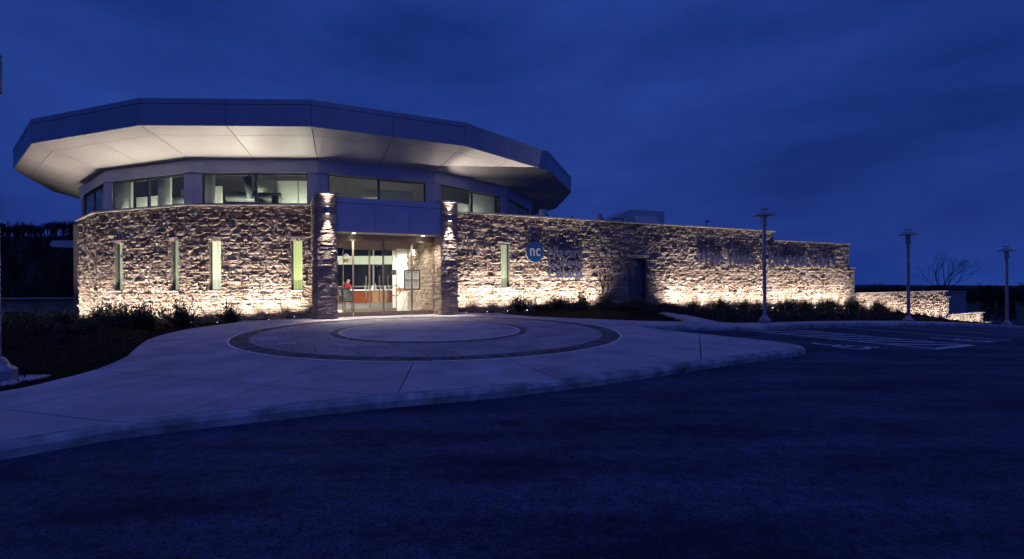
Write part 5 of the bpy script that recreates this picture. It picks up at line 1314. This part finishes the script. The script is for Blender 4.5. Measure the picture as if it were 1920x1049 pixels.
def bare_tree(seed, H, r0, levels=5, spread=0.55, nside=5, fork=1.0, trunk_frac=0.3, wob=0.12):
    """trunk and crown as two builders: limbs fork and thin out"""
    r_ = random.Random(seed); T = MB(); Cn = MB()
    def grow(p, d, L, rad, lev):
        n = 3 if lev < 2 else 2; q = p; dd = d
        for i in range(n):
            dd = (dd + Vector((r_.gauss(0, wob), r_.gauss(0, wob), r_.gauss(0.03, wob * 0.6)))).normalized(); nx_ = q + dd * (L / n); r1 = rad * (1 - 0.28 * (i + 1) / n)
            (T if lev == 0 else Cn).tube(q, nx_, rad * (1 - 0.28 * i / n), r1, nside if lev < 3 else 3, cap=False); q = nx_
        if lev >= levels: return
        kids = 3 if (lev == 0 or r_.random() < 0.35) else 2
        if lev in (1, 2): kids += 1
        for i in range(kids):
            az = r_.uniform(0, 6.28); sp = spread * r_.uniform(0.6, 1.3); e = dd.orthogonal().normalized(); e = Quaternion(dd, az) @ e
            nd = (dd * math.cos(sp) + e * math.sin(sp) + Vector((0, 0, 0.12))).normalized(); grow(q if i < 2 or lev == 0 else p + (q - p) * r_.uniform(0.5, 0.9), nd, L * r_.uniform(0.62, 0.85), rad * r_.uniform(0.52, 0.68), lev + 1)
    grow(Vector((0, 0, 0)), Vector((0, 0, 1)), H * trunk_frac, r0, 0); return T, Cn
def put_tree(name, x, y, z, T, Cn, mat, label, group=None, cat='tree', rz=0, s=1):
    o = empty(name, (x, y, z), label, cat, group)
    for nm, b in (('trunk', T), ('crown', Cn)):
        me = b.mesh(nm, mat); c = bpy.data.objects.new(nm, me); COL.objects.link(c); c.parent = o; c.scale = (s, s, s); c.rotation_euler = (0, 0, rz)
    return o
x, y, z = pw(7.2, 2.0, BZA); T, Cn = bare_tree(3, 2.1, 0.045, 5, 0.40, trunk_frac=0.30)
put_tree('bare_tree', x, y, z - 0.03, T, Cn, 'bark', 'young leafless tree in the small bed in front of the stone wall')

# ------------------------------------------------------------------ far surroundings
def far(px_x, Y): return (px_x - 866.5) / 841.6 * Y
T, Cn = bare_tree(11, 11.8, 0.42, 6, 0.31, trunk_frac=0.26)
put_tree('bare_tree', far(1783, 130), 130, terrain(far(1783, 130), 130) - 0.2, T, Cn, 'bark_dark', 'tall spreading leafless tree on the skyline beyond the garden wall')
T, Cn = bare_tree(12, 13, 0.25, 5, 0.5); put_tree('bare_tree', far(1714, 150), 150, terrain(far(1714, 150), 150), T, Cn, 'bark_dark', 'short leafless tree on the skyline behind the second lamp post')
T, Cn = bare_tree(14, 14, 0.25, 5, 0.35, trunk_frac=0.5); put_tree('bare_tree', far(1771, 135), 135, terrain(far(1771, 135), 135), T, Cn, 'bark_dark', 'thin leaning leafless tree close beside the tall skyline tree')
def conifer(seed, H, w):
    r_ = random.Random(seed); T = MB(); T.tube((0, 0, 0), (0, 0, H * 0.95), H * 0.018, 0.02, 6); Cn = MB()
    for i in range(1500):
        t_ = 0.12 + 0.88 * r_.random() ** 0.8; rr = w * (1 - t_) * r_.uniform(0.2, 1.1); a = r_.uniform(0, 6.28); c = Vector((rr * math.cos(a), rr * math.sin(a), H * t_ - rr * 0.25)); d = Vector((math.cos(a), math.sin(a), r_.uniform(-0.5, 0.4))) * H * 0.05; s_ = d.cross(Vector((r_.gauss(0, 1), r_.gauss(0, 1), 1))).normalized() * H * 0.014
        Cn.add([c, c + d * 0.5 + s_, c + d, c + d * 0.5 - s_], [(0, 1, 2, 3)])
    return T, Cn
for px_, Yd, H, w, lab in ((1853, 140, 11.5, 2.2, 'dark ragged conifer on the skyline beside the tall leafless tree'), (1880, 150, 10.5, 1.8, 'narrow dark conifer on the skyline behind the last lamp post'), (1893, 150, 11.5, 1.6, 'slender dark conifer close behind the last lamp post')):
    T, Cn = conifer(int(px_), H, w); xx_ = far(px_, Yd); put_tree('conifer_tree', xx_, Yd, terrain(xx_, Yd), T, Cn, 'bark_dark', lab)
# far wood on the right horizon: one mass
wood = MB(); protos = []
for sd_ in range(5):
    T, Cn = bare_tree(40 + sd_, 10, 0.35, 4, 0.5, nside=3); protos.append((np.array([tuple(v) for v in T.v + Cn.v]), T.f + [tuple(i + len(T.v) for i in f) for f in Cn.f]))
def scatter(name, pts, mat, label):
    V_ = []; F_ = []; k = 0
    for (x, y, z, s) in pts:
        v, f = protos[random.randrange(5)]; a = random.uniform(0, 6.28); c, sn = math.cos(a), math.sin(a); vv = v * s
        V_.append(np.stack((x + c * vv[:, 0] - sn * vv[:, 1], y + sn * vv[:, 0] + c * vv[:, 1], z + vv[:, 2]), 1)); F_ += [tuple(i + k for i in q) for q in f]; k += len(v)
    me = bpy.data.meshes.new(name); me.from_pydata([tuple(p) for p in np.concatenate(V_)], [], F_); me.materials.append(MATS[mat]); tag(link(name, me), label, 'wood', kind='stuff')
pts = []
for i in range(330):
    Y = random.uniform(270, 420); px_ = random.uniform(1560, 2150); x = far(px_, Y); pts.append((x, Y, terrain(x, Y) - 0.5, random.uniform(0.9, 1.6)))
scatter('far_wood', pts, 'bark_dark', 'distant dark line of leafless wood along the right horizon')
# hedge mass that closes the horizon under the trees
vs_ = []; fs_ = []; nx_ = 120
for i in range(nx_ + 1):
    x = 200 + 560 * i / nx_
    for j in range(5): y = 330 + 60 * j; vs_.append((x, y, -16 + 11.8 * math.sin(math.pi * min(1, (j + 0.6) / 3)) * (0.9 + 0.22 * mn.noise(Vector((x * 0.05, j, 0)))) if j < 4 else -16))
for i in range(nx_):
    for j in range(4): a = i * 5 + j; fs_.append((a, a + 5, a + 6, a + 1))
b = MB(); b.add(vs_, fs_); tag(b.build('hills', 'hill_soil', center=False, smooth=True), kind='structure')
# wooded slope on the left
def hz(x, y): return -6 + 20.3 * smooth((y - 55) / 50) * smooth((40 - x) / 60) * (0.92 + 0.1 * mn.noise(Vector((x * 0.02, y * 0.02, 1))))
vs_ = []; fs_ = []
for i in range(41):
    for j in range(21):
        x, y = -200 + 5.6 * i, 50 + 5 * j; vs_.append((x, y, hz(x, y)))
for i in range(40):
    for j in range(20): a = i * 21 + j; fs_.append((a, a + 21, a + 22, a + 1))
b = MB(); b.add(vs_, fs_); tag(b.build('hillside', 'hill_soil', center=False, smooth=True), kind='structure')
pts = []
for i in range(800):
    y = random.uniform(62, 108); x = far(random.uniform(-160, 330), y); pts.append((x, y, hz(x, y) - 0.3, random.uniform(0.30, 0.44)))
scatter('hillside_wood', pts, 'bark_dark', 'dark mass of leafless trees on the hillside behind the building')
# ribbed metal shed beyond the garden wall
shd = empty('shed', (60.7, 55, -3), 'small blue grey shed with horizontal ribbed siding beyond the garden wall', 'shed')
FSH = Frame((59.2, 55.2), 0.0)
for i in range(15):
    b = MB(); b.fbox(FSH, 0, 2.75, -0.04, 0.0 + 0.02 * (i % 2), -3.35 + 0.215 * i, -3.35 + 0.215 * (i + 1) - 0.02); b.build('siding_board', 'siding', shd)
b = MB(); b.fbox(FSH, 0.02, 2.73, -2.5, -0.045, -4, -0.13); b.build('body', 'siding', shd)
b = MB(); b.fbox(FSH, -0.1, 2.85, -2.6, 0.1, -0.12, -0.02); b.build('roof', 'siding', shd)
